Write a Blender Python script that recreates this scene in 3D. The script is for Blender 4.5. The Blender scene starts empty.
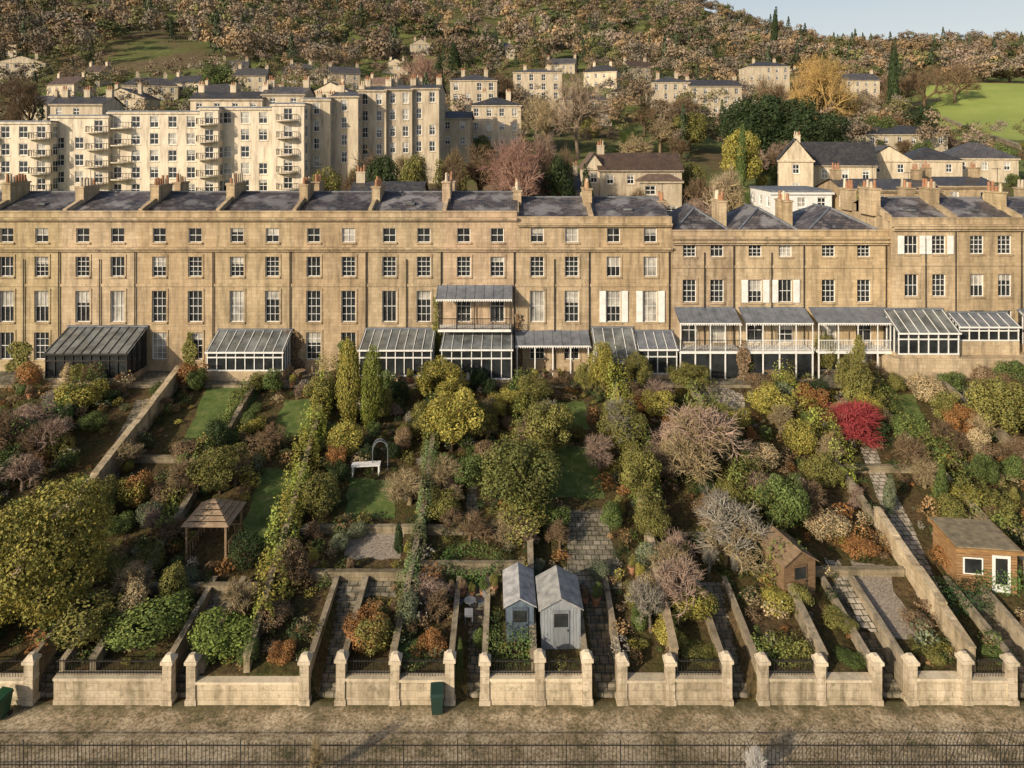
import bpy, math, random
import numpy as np
from mathutils import Vector
random.seed(7)
F=683.0; CH=26.0; HY=140.0
S=bpy.context.scene
# ------------------------------------------------------------ materials
def nt(name):
    m=bpy.data.materials.new(name); m.use_nodes=True
    n=m.node_tree.nodes; l=m.node_tree.links
    return m,n,l,n['Principled BSDF']
def setp(b,rough=.8,spec=.3,metal=0):
    b.inputs['Roughness'].default_value=rough
    b.inputs['Specular IOR Level'].default_value=spec
    b.inputs['Metallic'].default_value=metal
def ramp(n,l,src,stops):
    r=n.new('ShaderNodeValToRGB'); e=r.color_ramp.elements
    while len(e)<len(stops): e.new(0.5)
    for i,(p,c) in enumerate(stops):
        e[i].position=p; e[i].color=(c[0],c[1],c[2],1)
    l.new(src,r.inputs['Fac']); return r.outputs['Color']
def mixc(n,l,fac,a,b,mode='MIX'):
    m=n.new('ShaderNodeMix'); m.data_type='RGBA'; m.blend_type=mode
    if isinstance(fac,(int,float)): m.inputs[0].default_value=fac
    else: l.new(fac,m.inputs[0])
    for i,s in ((6,a),(7,b)):
        if isinstance(s,tuple): m.inputs[i].default_value=(s[0],s[1],s[2],1)
        else: l.new(s,m.inputs[i])
    return m.outputs[2]
def pos(n,l,scale=(1,1,1)):
    g=n.new('ShaderNodeNewGeometry'); mp=n.new('ShaderNodeMapping')
    mp.inputs['Scale'].default_value=scale
    l.new(g.outputs['Position'],mp.inputs['Vector']); return mp.outputs['Vector']
def noise(n,l,vec,scale,detail=4,rough=.6):
    t=n.new('ShaderNodeTexNoise'); t.inputs['Scale'].default_value=scale
    t.inputs['Detail'].default_value=detail; t.inputs['Roughness'].default_value=rough
    l.new(vec,t.inputs['Vector']); return t.outputs['Fac']
def bump(n,l,b,src,st=.3,d=.05):
    bp=n.new('ShaderNodeBump'); bp.inputs['Strength'].default_value=st; bp.inputs['Distance'].default_value=d
    l.new(src,bp.inputs['Height']); l.new(bp.outputs['Normal'],b.inputs['Normal'])
def objcol(n):
    o=n.new('ShaderNodeObjectInfo'); return o.outputs['Color']
def m_noise(name,stops,scale=1,rough=.85,spec=.25,tint=False,bst=0,detail=5,sc=(1,1,1)):
    m,n,l,b=nt(name); setp(b,rough,spec)
    f=noise(n,l,pos(n,l,sc),scale,detail)
    c=ramp(n,l,f,stops)
    if tint: c=mixc(n,l,1.0,c,objcol(n),'MULTIPLY')
    l.new(c,b.inputs['Base Color'])
    if bst: bump(n,l,b,f,bst)
    return m
def m_stone(name,c1,c2,dark,joint=True,st0=.45,st1=.7,sta=.85,moss=False):
    m,n,l,b=nt(name); setp(b,.9,.2)
    p=pos(n,l)
    f=noise(n,l,p,.35,6,.65)
    c=ramp(n,l,f,[(.3,c2),(.62,c1)])
    st=noise(n,l,pos(n,l,(1.6,1.6,.22)),1.0,6,.7)
    c=mixc(n,l,ramp(n,l,st,[(st0,(0,0,0)),(st1,(sta,sta,sta))]),c,dark)
    if joint:
        g=n.new('ShaderNodeNewGeometry'); sx=n.new('ShaderNodeSeparateXYZ'); l.new(g.outputs['Position'],sx.inputs[0])
        a=n.new('ShaderNodeMath'); a.operation='ADD'; l.new(sx.outputs[0],a.inputs[0]); l.new(sx.outputs[1],a.inputs[1])
        cb=n.new('ShaderNodeCombineXYZ'); l.new(a.outputs[0],cb.inputs[0]); l.new(sx.outputs[2],cb.inputs[1])
        br=n.new('ShaderNodeTexBrick'); br.inputs['Scale'].default_value=1.0
        br.inputs['Brick Width'].default_value=.75; br.inputs['Row Height'].default_value=.32
        br.inputs['Mortar Size'].default_value=.016
        br.inputs['Color1'].default_value=(1,1,1,1); br.inputs['Color2'].default_value=(.76,.73,.69,1); br.inputs['Mortar'].default_value=(.6,.56,.5,1)
        l.new(cb.outputs[0],br.inputs['Vector'])
        c=mixc(n,l,.7,c,br.outputs['Color'],'MULTIPLY')
    f2=noise(n,l,p,9,3,.7)
    c=mixc(n,l,.5,c,ramp(n,l,f2,[(.3,(.55,.55,.55)),(.7,(1,1,1))]),'MULTIPLY')
    if moss:
        f3=noise(n,l,p,2.2,6,.7); c=mixc(n,l,ramp(n,l,f3,[(.52,(0,0,0)),(.7,(.8,.8,.8))]),c,(.13,.12,.075))
    c=mixc(n,l,1.0,c,objcol(n),'MULTIPLY')
    l.new(c,b.inputs['Base Color']); bump(n,l,b,f2,.25,.03)
    return m
def m_slate(name,c1,c2,w=.35,h=.25,frost=0.0):
    m,n,l,b=nt(name); setp(b,.5,.45)
    p=pos(n,l)
    br=n.new('ShaderNodeTexBrick'); br.inputs['Scale'].default_value=1
    br.inputs['Brick Width'].default_value=w; br.inputs['Row Height'].default_value=h; br.inputs['Mortar Size'].default_value=.02
    br.inputs['Color1'].default_value=(*c1,1); br.inputs['Color2'].default_value=(*c2,1); br.inputs['Mortar'].default_value=(.01,.01,.01,1)
    l.new(p,br.inputs['Vector'])
    f=noise(n,l,p,.8,6,.7)
    c=mixc(n,l,.8,br.outputs['Color'],ramp(n,l,f,[(.3,(.45,.45,.5)),(.7,(1.3,1.2,1.12))]),'MULTIPLY')
    if frost: 
        f2=noise(n,l,p,.55,4,.6)
        c=mixc(n,l,ramp(n,l,f2,[(.5,(0,0,0)),(.6,(frost,frost,frost))]),c,(.30,.29,.29))
    c=mixc(n,l,1.0,c,objcol(n),'MULTIPLY')
    l.new(c,b.inputs['Base Color']); bump(n,l,b,f,.3,.04)
    return m
M={}
M['stone']=m_stone('bath_stone',(.62,.495,.335),(.48,.375,.245),(.19,.155,.11))
M['stone_lt']=m_stone('pale_stone',(.68,.60,.47),(.58,.505,.385),(.30,.25,.19),False)
M['stone_old']=m_stone('mossy_pale_stone',(.66,.58,.46),(.50,.43,.32),(.19,.16,.11),True,.45,.66,.75,True)
M['wallstone']=m_stone('garden_wall_stone',(.46,.385,.28),(.27,.22,.15),(.09,.08,.055),moss=True)
M['slate']=m_slate('slate',(.055,.058,.065),(.115,.11,.11))
M['slatef']=m_slate('frosted_slate',(.045,.046,.055),(.14,.125,.125),.5,.28,.5)
M['tile']=m_slate('clay_tile',(.12,.085,.065),(.19,.13,.09))
M['lead']=m_noise('lead',[(.3,(.09,.10,.12)),(.7,(.19,.20,.22))],1.5,.5,.4)
M['white']=m_noise('white_paint',[(.3,(.62,.61,.58)),(.7,(.8,.79,.76))],2,.5,.4)
M['iron']=m_noise('black_iron',[(.3,(.012,.012,.012)),(.7,(.04,.035,.03))],4,.5,.4)
M['wood']=m_noise('weathered_timber',[(.25,(.13,.085,.05)),(.7,(.30,.21,.13))],2,.75,.2,True,.2,sc=(1,1,6))
M['greywood']=m_noise('grey_painted_timber',[(.3,(.20,.22,.24)),(.7,(.34,.36,.38))],1.5,.6,.3,True,.1,sc=(6,6,1))
M['felt']=m_noise('roof_felt',[(.3,(.10,.10,.10)),(.7,(.24,.235,.22))],2.5,.8,.3,True)
M['terra']=m_noise('terracotta',[(.3,(.24,.11,.06)),(.7,(.40,.22,.13))],3,.8,.2)
M['binm']=m_noise('green_plastic',[(.3,(.012,.035,.024)),(.7,(.02,.05,.033))],2,.4,.4,True)
M['bark']=m_noise('bark',[(.3,(.05,.035,.025)),(.7,(.14,.10,.07))],6,.9,.1,bst=.4)
M['lawn']=m_noise('lawn_grass',[(.28,(.055,.08,.025)),(.5,(.095,.135,.04)),(.72,(.18,.18,.07))],1.6,.9,.1,bst=.4,detail=9)
M['gravel']=m_noise('gravel',[(.35,(.16,.13,.10)),(.65,(.36,.31,.25))],9,.9,.2,bst=.5,detail=6)
def m_paving(name,a,b_):
    m,n,l,b=nt(name); setp(b,.8,.3)
    p=pos(n,l); br=n.new('ShaderNodeTexBrick'); br.inputs['Scale'].default_value=1
    br.inputs['Brick Width'].default_value=.45; br.inputs['Row Height'].default_value=.36; br.inputs['Mortar Size'].default_value=.03
    br.inputs['Color1'].default_value=(*a,1); br.inputs['Color2'].default_value=(*b_,1); br.inputs['Mortar'].default_value=(.08,.08,.05,1)
    l.new(p,br.inputs['Vector']); f=noise(n,l,p,1.5,8,.7)
    c=mixc(n,l,.9,br.outputs['Color'],ramp(n,l,f,[(.38,(.3,.32,.23)),(.62,(1.1,1.1,1.05))]),'MULTIPLY')
    l.new(c,b.inputs['Base Color']); bump(n,l,b,f,.3,.04); return m
M['paving']=m_paving('stone_paving',(.20,.17,.14),(.33,.285,.23))
M['palepath']=m_paving('pale_path_paving',(.42,.35,.30),(.55,.47,.40))
def m_road():
    m,n,l,b=nt('mossy_road_surface'); setp(b,.9,.2)
    p=pos(n,l); f=noise(n,l,p,.5,10,.82); f2=noise(n,l,p,7,5,.8)
    c=ramp(n,l,f,[(.38,(.12,.115,.06)),(.47,(.32,.255,.165)),(.58,(.55,.46,.33))])
    c=mixc(n,l,.9,c,ramp(n,l,f2,[(.40,(.33,.33,.26)),(.56,(1.2,1.15,1.1))]),'MULTIPLY')
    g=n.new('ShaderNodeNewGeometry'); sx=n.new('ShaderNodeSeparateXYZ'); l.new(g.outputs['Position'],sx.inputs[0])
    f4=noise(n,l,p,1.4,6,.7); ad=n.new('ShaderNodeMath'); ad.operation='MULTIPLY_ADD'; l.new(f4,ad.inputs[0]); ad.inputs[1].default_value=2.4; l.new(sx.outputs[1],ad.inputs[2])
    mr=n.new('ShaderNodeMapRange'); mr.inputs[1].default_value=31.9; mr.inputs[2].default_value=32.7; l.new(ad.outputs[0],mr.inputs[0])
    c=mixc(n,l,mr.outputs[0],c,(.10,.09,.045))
    l.new(c,b.inputs['Base Color']); bump(n,l,b,f2,.7,.05); return m
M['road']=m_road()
def m_garden():
    m,n,l,b=nt('garden_soil'); setp(b,.95,.1)
    p=pos(n,l); f=noise(n,l,p,.45,8,.7); f2=noise(n,l,p,5,6,.8)
    c=ramp(n,l,f,[(.3,(.045,.06,.02)),(.45,(.08,.075,.035)),(.6,(.10,.075,.045)),(.75,(.17,.13,.08))])
    c=mixc(n,l,.9,c,ramp(n,l,f2,[(.35,(.3,.3,.3)),(.65,(1.7,1.5,1.2))]),'MULTIPLY')
    l.new(c,b.inputs['Base Color']); bump(n,l,b,f2,.8,.12); return m
M['garden']=m_garden()
def m_hill():
    m,n,l,b=nt('hillside_ground'); setp(b,.95,.1)
    p=pos(n,l); f=noise(n,l,p,.018,5,.6); f2=noise(n,l,p,.4,6,.7)
    c=ramp(n,l,f,[(.40,(.14,.105,.06)),(.48,(.12,.125,.045)),(.58,(.17,.20,.065))])
    c=mixc(n,l,.7,c,ramp(n,l,f2,[(.35,(.5,.5,.5)),(.65,(1.2,1.2,1.2))]),'MULTIPLY')
    l.new(c,b.inputs['Base Color']); return m
M['hill']=m_hill()
M['field']=m_noise('pasture',[(.3,(.22,.28,.07)),(.7,(.32,.36,.10))],.05,.95,.1,detail=8)
def m_glass(name,col,rough):
    m,n,l,b=nt(name); setp(b,rough,.7)
    f=noise(n,l,pos(n,l),.9,2); c=ramp(n,l,f,[(.35,tuple(x*.6 for x in col)),(.65,tuple(x*1.4 for x in col))])
    l.new(c,b.inputs['Base Color']); return m
M['glass']=m_glass('window_glass',(.025,.028,.03),.06)
M['blind']=m_glass('curtained_glass',(.36,.34,.30),.2)
M['roofglass']=m_glass('glazed_roof',(.13,.14,.14),.2)
def m_fol(name):
    m,n,l,b=nt(name); setp(b,.65,.15)
    a=n.new('ShaderNodeAttribute'); a.attribute_name='Col'
    c=mixc(n,l,1.0,a.outputs['Color'],objcol(n),'MULTIPLY'); l.new(c,b.inputs['Base Color']); return m
M['leaf']=m_fol('foliage'); M['twig']=m_fol('twigs')
MK=list(M.keys()); MI={k:i for i,k in enumerate(MK)}
# ------------------------------------------------------------ mesh helpers
def link(o,parent=None,col=None):
    S.collection.objects.link(o)
    if parent: o.parent=parent
    if col is not None: o.color=(col[0],col[1],col[2],1)
    return o
def empty(name,loc=(0,0,0),rz=0):
    e=bpy.data.objects.new(name,None); e.location=loc; e.rotation_euler=(0,0,rz); e.empty_display_size=.5
    S.collection.objects.link(e); return e
class MB:
    def __init__(s): s.v=[];s.f=[];s.m=[]
    def poly(s,pts,mat):
        i=len(s.v); s.v.extend(pts); s.f.append(tuple(range(i,i+len(pts)))); s.m.append(mat)
    def hexa(s,p,mat):
        i=len(s.v); s.v.extend(p)
        for q in ((0,3,2,1),(4,5,6,7),(0,1,5,4),(1,2,6,5),(2,3,7,6),(3,0,4,7)):
            s.f.append(tuple(i+k for k in q)); s.m.append(mat)
    def box(s,x0,x1,y0,y1,z0,z1,mat):
        s.hexa([(x0,y0,z0),(x1,y0,z0),(x1,y1,z0),(x0,y1,z0),(x0,y0,z1),(x1,y0,z1),(x1,y1,z1),(x0,y1,z1)],mat)
    def mbox(s,mp,u0,u1,d0,d1,z0,z1,mat):
        s.hexa([mp(u0,d0,z0),mp(u1,d0,z0),mp(u1,d1,z0),mp(u0,d1,z0),mp(u0,d0,z1),mp(u1,d0,z1),mp(u1,d1,z1),mp(u0,d1,z1)],mat)
    def cyl(s,x,y,z0,z1,r0,r1,n,mat):
        i=len(s.v)
        for z,r in ((z0,r0),(z1,r1)):
            for k in range(n):
                a=6.28318*k/n; s.v.append((x+r*math.cos(a),y+r*math.sin(a),z))
        for k in range(n):
            s.f.append((i+k,i+(k+1)%n,i+n+(k+1)%n,i+n+k)); s.m.append(mat)
        s.f.append(tuple(i+n+k for k in range(n))); s.m.append(mat)
        s.f.append(tuple(i+n-1-k for k in range(n))); s.m.append(mat)
    def bar(s,a,b,r,mat):
        a=Vector(a);b=Vector(b);d=(b-a).normalized()
        u=d.cross(Vector((0,0,1)) if abs(d.z)<.9 else Vector((1,0,0))).normalized()*r; w=d.cross(u).normalized()*r
        s.hexa([tuple(a-u-w),tuple(a+u-w),tuple(a+u+w),tuple(a-u+w),tuple(b-u-w),tuple(b+u-w),tuple(b+u+w),tuple(b-u+w)],mat)
    def wall(s,mp,u0,u1,z0,z1,wins,mat,rev=.18):
        us=sorted({u0,u1}|{w[0] for w in wins}|{w[1] for w in wins}); zs=sorted({z0,z1}|{w[2] for w in wins}|{w[3] for w in wins})
        us=[u for u in us if u0<=u<=u1]; zs=[z for z in zs if z0<=z<=z1]
        for i in range(len(us)-1):
            for j in range(len(zs)-1):
                uc=(us[i]+us[i+1])/2; zc=(zs[j]+zs[j+1])/2
                if any(w[0]<uc<w[1] and w[2]<zc<w[3] for w in wins): continue
                s.poly([mp(us[i],0,zs[j]),mp(us[i+1],0,zs[j]),mp(us[i+1],0,zs[j+1]),mp(us[i],0,zs[j+1])],mat)
        for (a,b,c,d) in [w[:4] for w in wins]:
            r=rev
            s.poly([mp(a,0,c),mp(a,r,c),mp(a,r,d),mp(a,0,d)],mat); s.poly([mp(b,0,c),mp(b,r,c),mp(b,r,d),mp(b,0,d)],mat)
            s.poly([mp(a,0,c),mp(b,0,c),mp(b,r,c),mp(a,r,c)],mat); s.poly([mp(a,0,d),mp(b,0,d),mp(b,r,d),mp(a,r,d)],mat)
    def window(s,mp,u0,u1,z0,z1,cols=2,rows=4,rev=.18,fw=.06,bw=.03,frame='white',blind=.12):
        r=random.random(); g='glass'
        if r<blind*.5:
            g='blind'
        s.poly([mp(u0,rev,z0),mp(u1,rev,z0),mp(u1,rev,z1),mp(u0,rev,z1)],g)
        if blind*.5<=r<blind*1.6:
            zz=z1-(z1-z0)*random.choice((.3,.4,.5)); s.poly([mp(u0,rev-.01,zz),mp(u1,rev-.01,zz),mp(u1,rev-.01,z1),mp(u0,rev-.01,z1)],'blind')
        f0=rev-.07; f1=rev-.015
        s.mbox(mp,u0,u0+fw,f0,f1,z0,z1,frame); s.mbox(mp,u1-fw,u1,f0,f1,z0,z1,frame)
        s.mbox(mp,u0+fw,u1-fw,f0,f1,z0,z0+fw,frame); s.mbox(mp,u0+fw,u1-fw,f0,f1,z1-fw,z1,frame)
        for k in range(1,cols):
            u=u0+(u1-u0)*k/cols; s.mbox(mp,u-bw/2,u+bw/2,f0+.01,f1,z0+fw,z1-fw,frame)
        for k in range(1,rows):
            z=z0+(z1-z0)*k/rows; w=bw*1.6 if k==rows//2 else bw
            s.mbox(mp,u0+fw,u1-fw,f0+.013,f1,z-w/2,z+w/2,frame)
    def obj(s,name,parent=None,col=None,loc=None,rz=0):
        me=bpy.data.meshes.new(name); me.from_pydata(s.v,[],s.f)
        used=sorted(set(s.m),key=lambda k:MI[k]); ix={k:i for i,k in enumerate(used)}
        for k in used: me.materials.append(M[k])
        me.polygons.foreach_set('material_index',[ix[k] for k in s.m]); me.update()
        o=bpy.data.objects.new(name,me); link(o,parent,col)
        if loc: o.location=loc
        o.rotation_euler=(0,0,rz); return o
def front(y): return lambda u,d,z:(u,y+d,z)
def back(y): return lambda u,d,z:(u,y-d,z)
def left(x): return lambda u,d,z:(x+d,u,z)
def right(x): return lambda u,d,z:(x-d,u,z)
def npmesh(name,V,Fc,mats,cols=None,midx=None):
    me=bpy.data.meshes.new(name); V=np.asarray(V,np.float32); Fc=np.asarray(Fc,np.int32); k=Fc.shape[1]
    me.vertices.add(len(V)); me.vertices.foreach_set('co',V.ravel())
    me.loops.add(Fc.size); me.loops.foreach_set('vertex_index',Fc.ravel())
    me.polygons.add(len(Fc)); me.polygons.foreach_set('loop_start',np.arange(0,Fc.size,k,dtype=np.int32))
    for m in mats: me.materials.append(M[m])
    if midx is not None: me.polygons.foreach_set('material_index',np.asarray(midx,np.int32))
    me.update(calc_edges=True)
    if cols is not None:
        a=me.color_attributes.new('Col','FLOAT_COLOR','POINT'); c=np.ones((len(V),4),np.float32); c[:,:3]=cols
        a.data.foreach_set('color',c.ravel())
    me.validate(); return me
# ------------------------------------------------------------ terrain
OPEN=[-21.8,-15.3,-8.7,-2.07,4.24,10.7,17.6,24.3]
OW=.68
CY=[60,75,90,110,140,200,300,400,550,700,1000,4000]; CZ=[5.65,7.5,10,14,20,31,54,82,132,180,215,215]
RY=[60,75,100,115,150,220,350,500,700,1000,4000]; RZ=[5.65,7.5,13,16.5,20,27,50,78,122,128,128]
def gz(y): return min(5.65,1.1+.18*(y-31.9))
def hz(x,y):
    if y<27: return max(-9,-.3*(27-y))
    if y<31.75: return 0.0
    if y<=60:
        for o in OPEN:
            if abs(x-o)<OW and y<37: return 0.0+(gz(37)-.0)*max(0,(y-31.9))/(37-31.9)-.06
        return gz(y)
    c=np.interp(y,CY,CZ); r=np.interp(y,RY,RZ)
    t=min(1,max(0,(x/y-.10)/.42)); t=t*t*(3-2*t)
    h=c*(1-t)+r*t
    if y>150: 
        k=min(1,(y-150)/200); h+=k*(5*math.sin(x*.011+1)*math.cos(y*.008)+3*math.sin(x*.031+y*.02))
    return float(h)
def P(px,py,Y0=31.9,Ymax=900):
    y=Y0; st=.1
    while y<Ymax:
        x=(px-512)*y/F; z=CH-(py-HY)*y/F
        if z<=hz(x,y)+.001: return x,y,hz(x,y)
        y+=st; st=.1 if y<62 else y*.004
    return x,y,z
xl=set(np.round(np.arange(-64,64.1,1.0),3)); 
for o in OPEN: xl|={round(o-OW-.01,3),round(o-OW,3),round(o+OW,3),round(o+OW+.01,3)}
g=64.0
while g<4500: g=g*1.09+1; xl|={g,-g}
xs=np.array(sorted(xl)); yl=set(np.round(np.arange(20,62,.5),3))|{31.74,31.76,31.9,36.99,37.0,27.0,60.01}
g=62.0
while g<4200: yl.add(g); g=g*1.02+.5
g=19.
while g>-400: yl.add(g); g=g-10
ys=np.array(sorted(yl))
V=np.array([(x,y,hz(x,y)) for y in ys for x in xs],np.float32)
nx=len(xs); ny=len(ys)
I,J=np.meshgrid(np.arange(ny-1),np.arange(nx-1),indexing='ij'); b=(I*nx+J).ravel()
Fq=np.stack([b,b+1,b+1+nx,b+nx],1)
cx=(xs[J.ravel()]+xs[J.ravel()+1])/2; cy=(ys[I.ravel()]+ys[I.ravel()+1])/2
mi=np.where(cy<62,0,1); mi=np.where((cy>205)&(cy<350)&(cx/cy>.60)&(cx/cy<1.3),2,mi)
ground=link(bpy.data.objects.new('ground',npmesh('ground',V,Fq,['garden','hill','field'],None,mi)))
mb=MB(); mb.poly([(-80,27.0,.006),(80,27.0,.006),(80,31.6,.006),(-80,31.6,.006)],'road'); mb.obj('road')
EX=[]
# ------------------------------------------------------------ foliage
def rdir(n,rng):
    d=rng.normal(size=(n,3)); return d/np.linalg.norm(d,axis=1,keepdims=True)
def leaves(Pn,N,s,rng,jit=.5,asp=.6):
    n=len(Pn); N=N+rng.normal(size=(n,3))*jit; N/=np.linalg.norm(N,axis=1,keepdims=True)
    t=np.cross(N,rdir(n,rng)); t/=np.linalg.norm(t,axis=1,keepdims=True)+1e-9; u=np.cross(N,t)
    s=(s*rng.uniform(.6,1.4,n))[:,None]
    V=np.stack([Pn-t*s,Pn-u*s*asp,Pn+t*s,Pn+u*s*asp],1).reshape(-1,3)
    return V,np.arange(4*n).reshape(-1,4)
def lcol(n,rng,a=.68,b=1.35,hue=.08):
    br=rng.uniform(a,b,n)[:,None]; h=rng.normal(size=(n,1))*hue
    return np.clip(br*np.hstack([1+h,1+h*.2,1-h*.6]),.05,3)
def crown(rng,n,nl,size,zlo,zhi,r=.5,lr=(.16,.27),taper=0):
    zc=(zlo+zhi)/2; hh=(zhi-zlo)/2
    C=[];R=[]
    for i in range(nl):
        d=rdir(1,rng)[0]*rng.uniform(.3,1)**.5; q=rng.uniform(*lr)
        rr=(r-q*.9)
        z=zc+d[2]*max(.01,hh-q*.8); k=1-taper*max(0,(z-zlo)/(zhi-zlo))
        C.append((d[0]*rr*k,d[1]*rr*k,z)); R.append(q*(1-.4*taper*((z-zlo)/(zhi-zlo))))
    C=np.array(C);R=np.array(R); out=[];nn=[];li=[]
    pr=R**2/np.sum(R**2); tot=0
    for _ in range(14):
        k=rng.choice(nl,n,p=pr); d=rdir(n,rng); p=C[k]+d*(R[k]*rng.uniform(.68,1.14,n))[:,None]
        D=np.linalg.norm(p[:,None,:]-C[None],axis=2)/R[None]; ok=(D.min(1)>.6)&(p[:,2]>.01)
        out.append(p[ok]);nn.append(d[ok]);li.append(k[ok]); tot+=ok.sum()
        if tot>=n: break
    p=np.vstack(out)[:n]; d=np.vstack(nn)[:n]; k=np.concatenate(li)[:n]
    V,Fc=leaves(p,d,size,rng); lb=rng.uniform(.72,1.28,nl)
    c=lcol(len(p),rng)*lb[k][:,None]
    return V,Fc,np.repeat(c,4,0),C,R
def tubes(segs,sides=4):
    V=[];Fc=[]
    for (a,b_,r0,r1) in segs:
        a=np.array(a);b_=np.array(b_);d=b_-a;L=np.linalg.norm(d)+1e-9;d=d/L
        u=np.cross(d,(0,0,1) if abs(d[2])<.9 else (1,0,0));u/=np.linalg.norm(u);w=np.cross(d,u);i=len(V)
        for p,r in ((a,r0),(b_,r1)):
            for k in range(sides):
                t=6.2832*k/sides; V.append(p+r*(math.cos(t)*u+math.sin(t)*w))
        for k in range(sides): Fc.append((i+k,i+(k+1)%sides,i+sides+(k+1)%sides,i+sides+k))
    return np.array(V),np.array(Fc)
def comb(parts):
    V=[];Fc=[];C=[];m=[];o=0
    for v,f,c,k in parts:
        V.append(v);Fc.append(f+o);o+=len(v);C.append(np.broadcast_to(c,(len(v),3)));m.append(np.full(len(f),k))
    return np.vstack(V),np.vstack(Fc),np.vstack(C),np.concatenate(m)
def foliage_proto(name,seed,n,nl,size,zlo=0,zhi=1,lr=(.16,.27),taper=0,trunk=.03):
    rng=np.random.default_rng(seed); V,Fc,c,C,R=crown(rng,n,nl,size,zlo,zhi,.5,lr,taper)
    zt=zlo+.25*(zhi-zlo); segs=[((0,0,-.06),(0,0,zt),trunk,trunk*.75)]
    for q in C[:10]: segs.append(((0,0,zt),tuple(q),trunk*.55,trunk*.15))
    tv,tf=tubes(segs,4)
    V,Fc,c,m=comb([(V,Fc,c,0),(tv,tf,np.array([[1,1,1.]]),1)])
    return npmesh(name,V,Fc,['leaf','bark'],c,m)
def bare_arr(seed,br=(5,4,4,4),tw=3,thick=1.0,spread=.6,trunk=.25):
    rng=np.random.default_rng(seed); segs=[];fine=[]
    def grow(p,d,L,r,lv):
        q=p+d*L; (segs if lv<3 else fine).append((p,q,r,r*.65))
        if lv==len(br):
            for _ in range(tw):
                e=d+rdir(1,rng)[0]*.8; e/=np.linalg.norm(e); fine.append((q-d*L*rng.uniform(0,.6),q+e*L*rng.uniform(.5,1),r*.5,r*.3))
            return
        for i in range(br[lv]):
            sp=spread*(1.1 if lv==0 else 1); e=d*.9+rdir(1,rng)[0]*sp*1.3+np.array((0,0,.18)); e/=np.linalg.norm(e)
            f=rng.uniform(.45,1); grow(p+d*L*f if i else q,e,L*rng.uniform(.58,.82),r*.55,lv+1)
    grow(np.zeros(3),np.array((0,0,1.)),trunk,.03*thick,0)
    v1,f1=tubes(segs,4); v2,f2=tubes(fine,4)
    V=np.vstack([v1,v2]); Fc=np.vstack([f1,f2+len(v1)])
    w=max(V[:,0].max()-V[:,0].min(),V[:,1].max()-V[:,1].min()); V[:,:2]/=w; V[:,2]/=V[:,2].max(); V[:,2]-=.01
    c=np.vstack([np.full((len(v1),3),.55),np.repeat(rng.uniform(.6,1.25,(len(fine),1)),8,0)*np.ones((1,3))])
    return V,Fc,c
PR={}
PR['bush']=[foliage_proto('bush_mesh',s,5200,20,.021,0,1,(.13,.26)) for s in (1,2,3,4,5)]
PR['fine']=[foliage_proto('fine_bush_mesh',s,26000,70,.011,0,1,(.13,.2),.15) for s in (5,)]
PR['tree']=[foliage_proto('tree_mesh',s,9000,34,.016,.14,1,(.09,.18)) for s in (7,8,9,17)]
PR['ball']=[foliage_proto('ball_mesh',s,5000,40,.02,0,1,(.2,.24)) for s in (10,11)]
PR['cyp']=[foliage_proto('cypress_mesh',s,9000,44,.017,0,1,(.2,.28),.5) for s in (12,13)]
PR['cone']=[foliage_proto('cone_mesh',s,5000,40,.024,0,1,(.14,.24),.9) for s in (14,)]
PR['twiggy']=[]
for s in (31,32,33,34):
    V_,F_,c_=bare_arr(s,(7,5,4,4),3,.7,.75,.12); PR['twiggy'].append(npmesh('twiggy_mesh',V_,F_,['twig'],c_))
PR['bigbare']=[]
for s in (41,42):
    V_,F_,c_=bare_arr(s,(5,4,4,4,4),3,.8,.6,.2); PR['bigbare'].append(npmesh('bigbare_mesh',V_,F_,['twig'],c_))
OL=(.175,.165,.048);YG=(.30,.265,.062);GR=(.10,.135,.04);DG=(.038,.058,.022);RU=(.29,.145,.055);BR=(.21,.145,.085);PK=(.36,.26,.20);RD=(.40,.07,.075)
GG=(.15,.17,.10);ST=(.37,.29,.165);GY=(.31,.28,.225)
NM={'bush':'garden_shrub','fine':'yew_tree','tree':'garden_tree','ball':'clipped_bush','cyp':'cypress_tree','cone':'cone_shrub','twiggy':'bare_shrub','bigbare':'bare_tree'}
def plant(kind,x,y,z,w,h,col,name=None):
    me=random.choice(PR[kind]); o=bpy.data.objects.new(name or NM[kind],me); o.location=(x,y,z-.03)
    o.scale=(w,w*random.uniform(.9,1.1),max(.5,h)); o.rotation_euler=(random.uniform(-.08,.08),random.uniform(-.08,.08),random.uniform(0,6.28))
    j=random.uniform(.8,1.15); link(o,None,tuple(c*j for c in col)); return o
def pl(kind,px,yb,yt,w,col,name=None,Y0=31.9):
    x,y,z=P(px,yb,Y0); wm=w*y/F
    y2=y+wm*.42 if Y0<62 else y; wm=w*y2/F; x=(px-512)*y2/F; z=hz(x,y2); zt=CH-(yt-HY)*y2/F
    return plant(kind,x,y2,z,wm,max(.4,zt-z),col,name)
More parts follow.
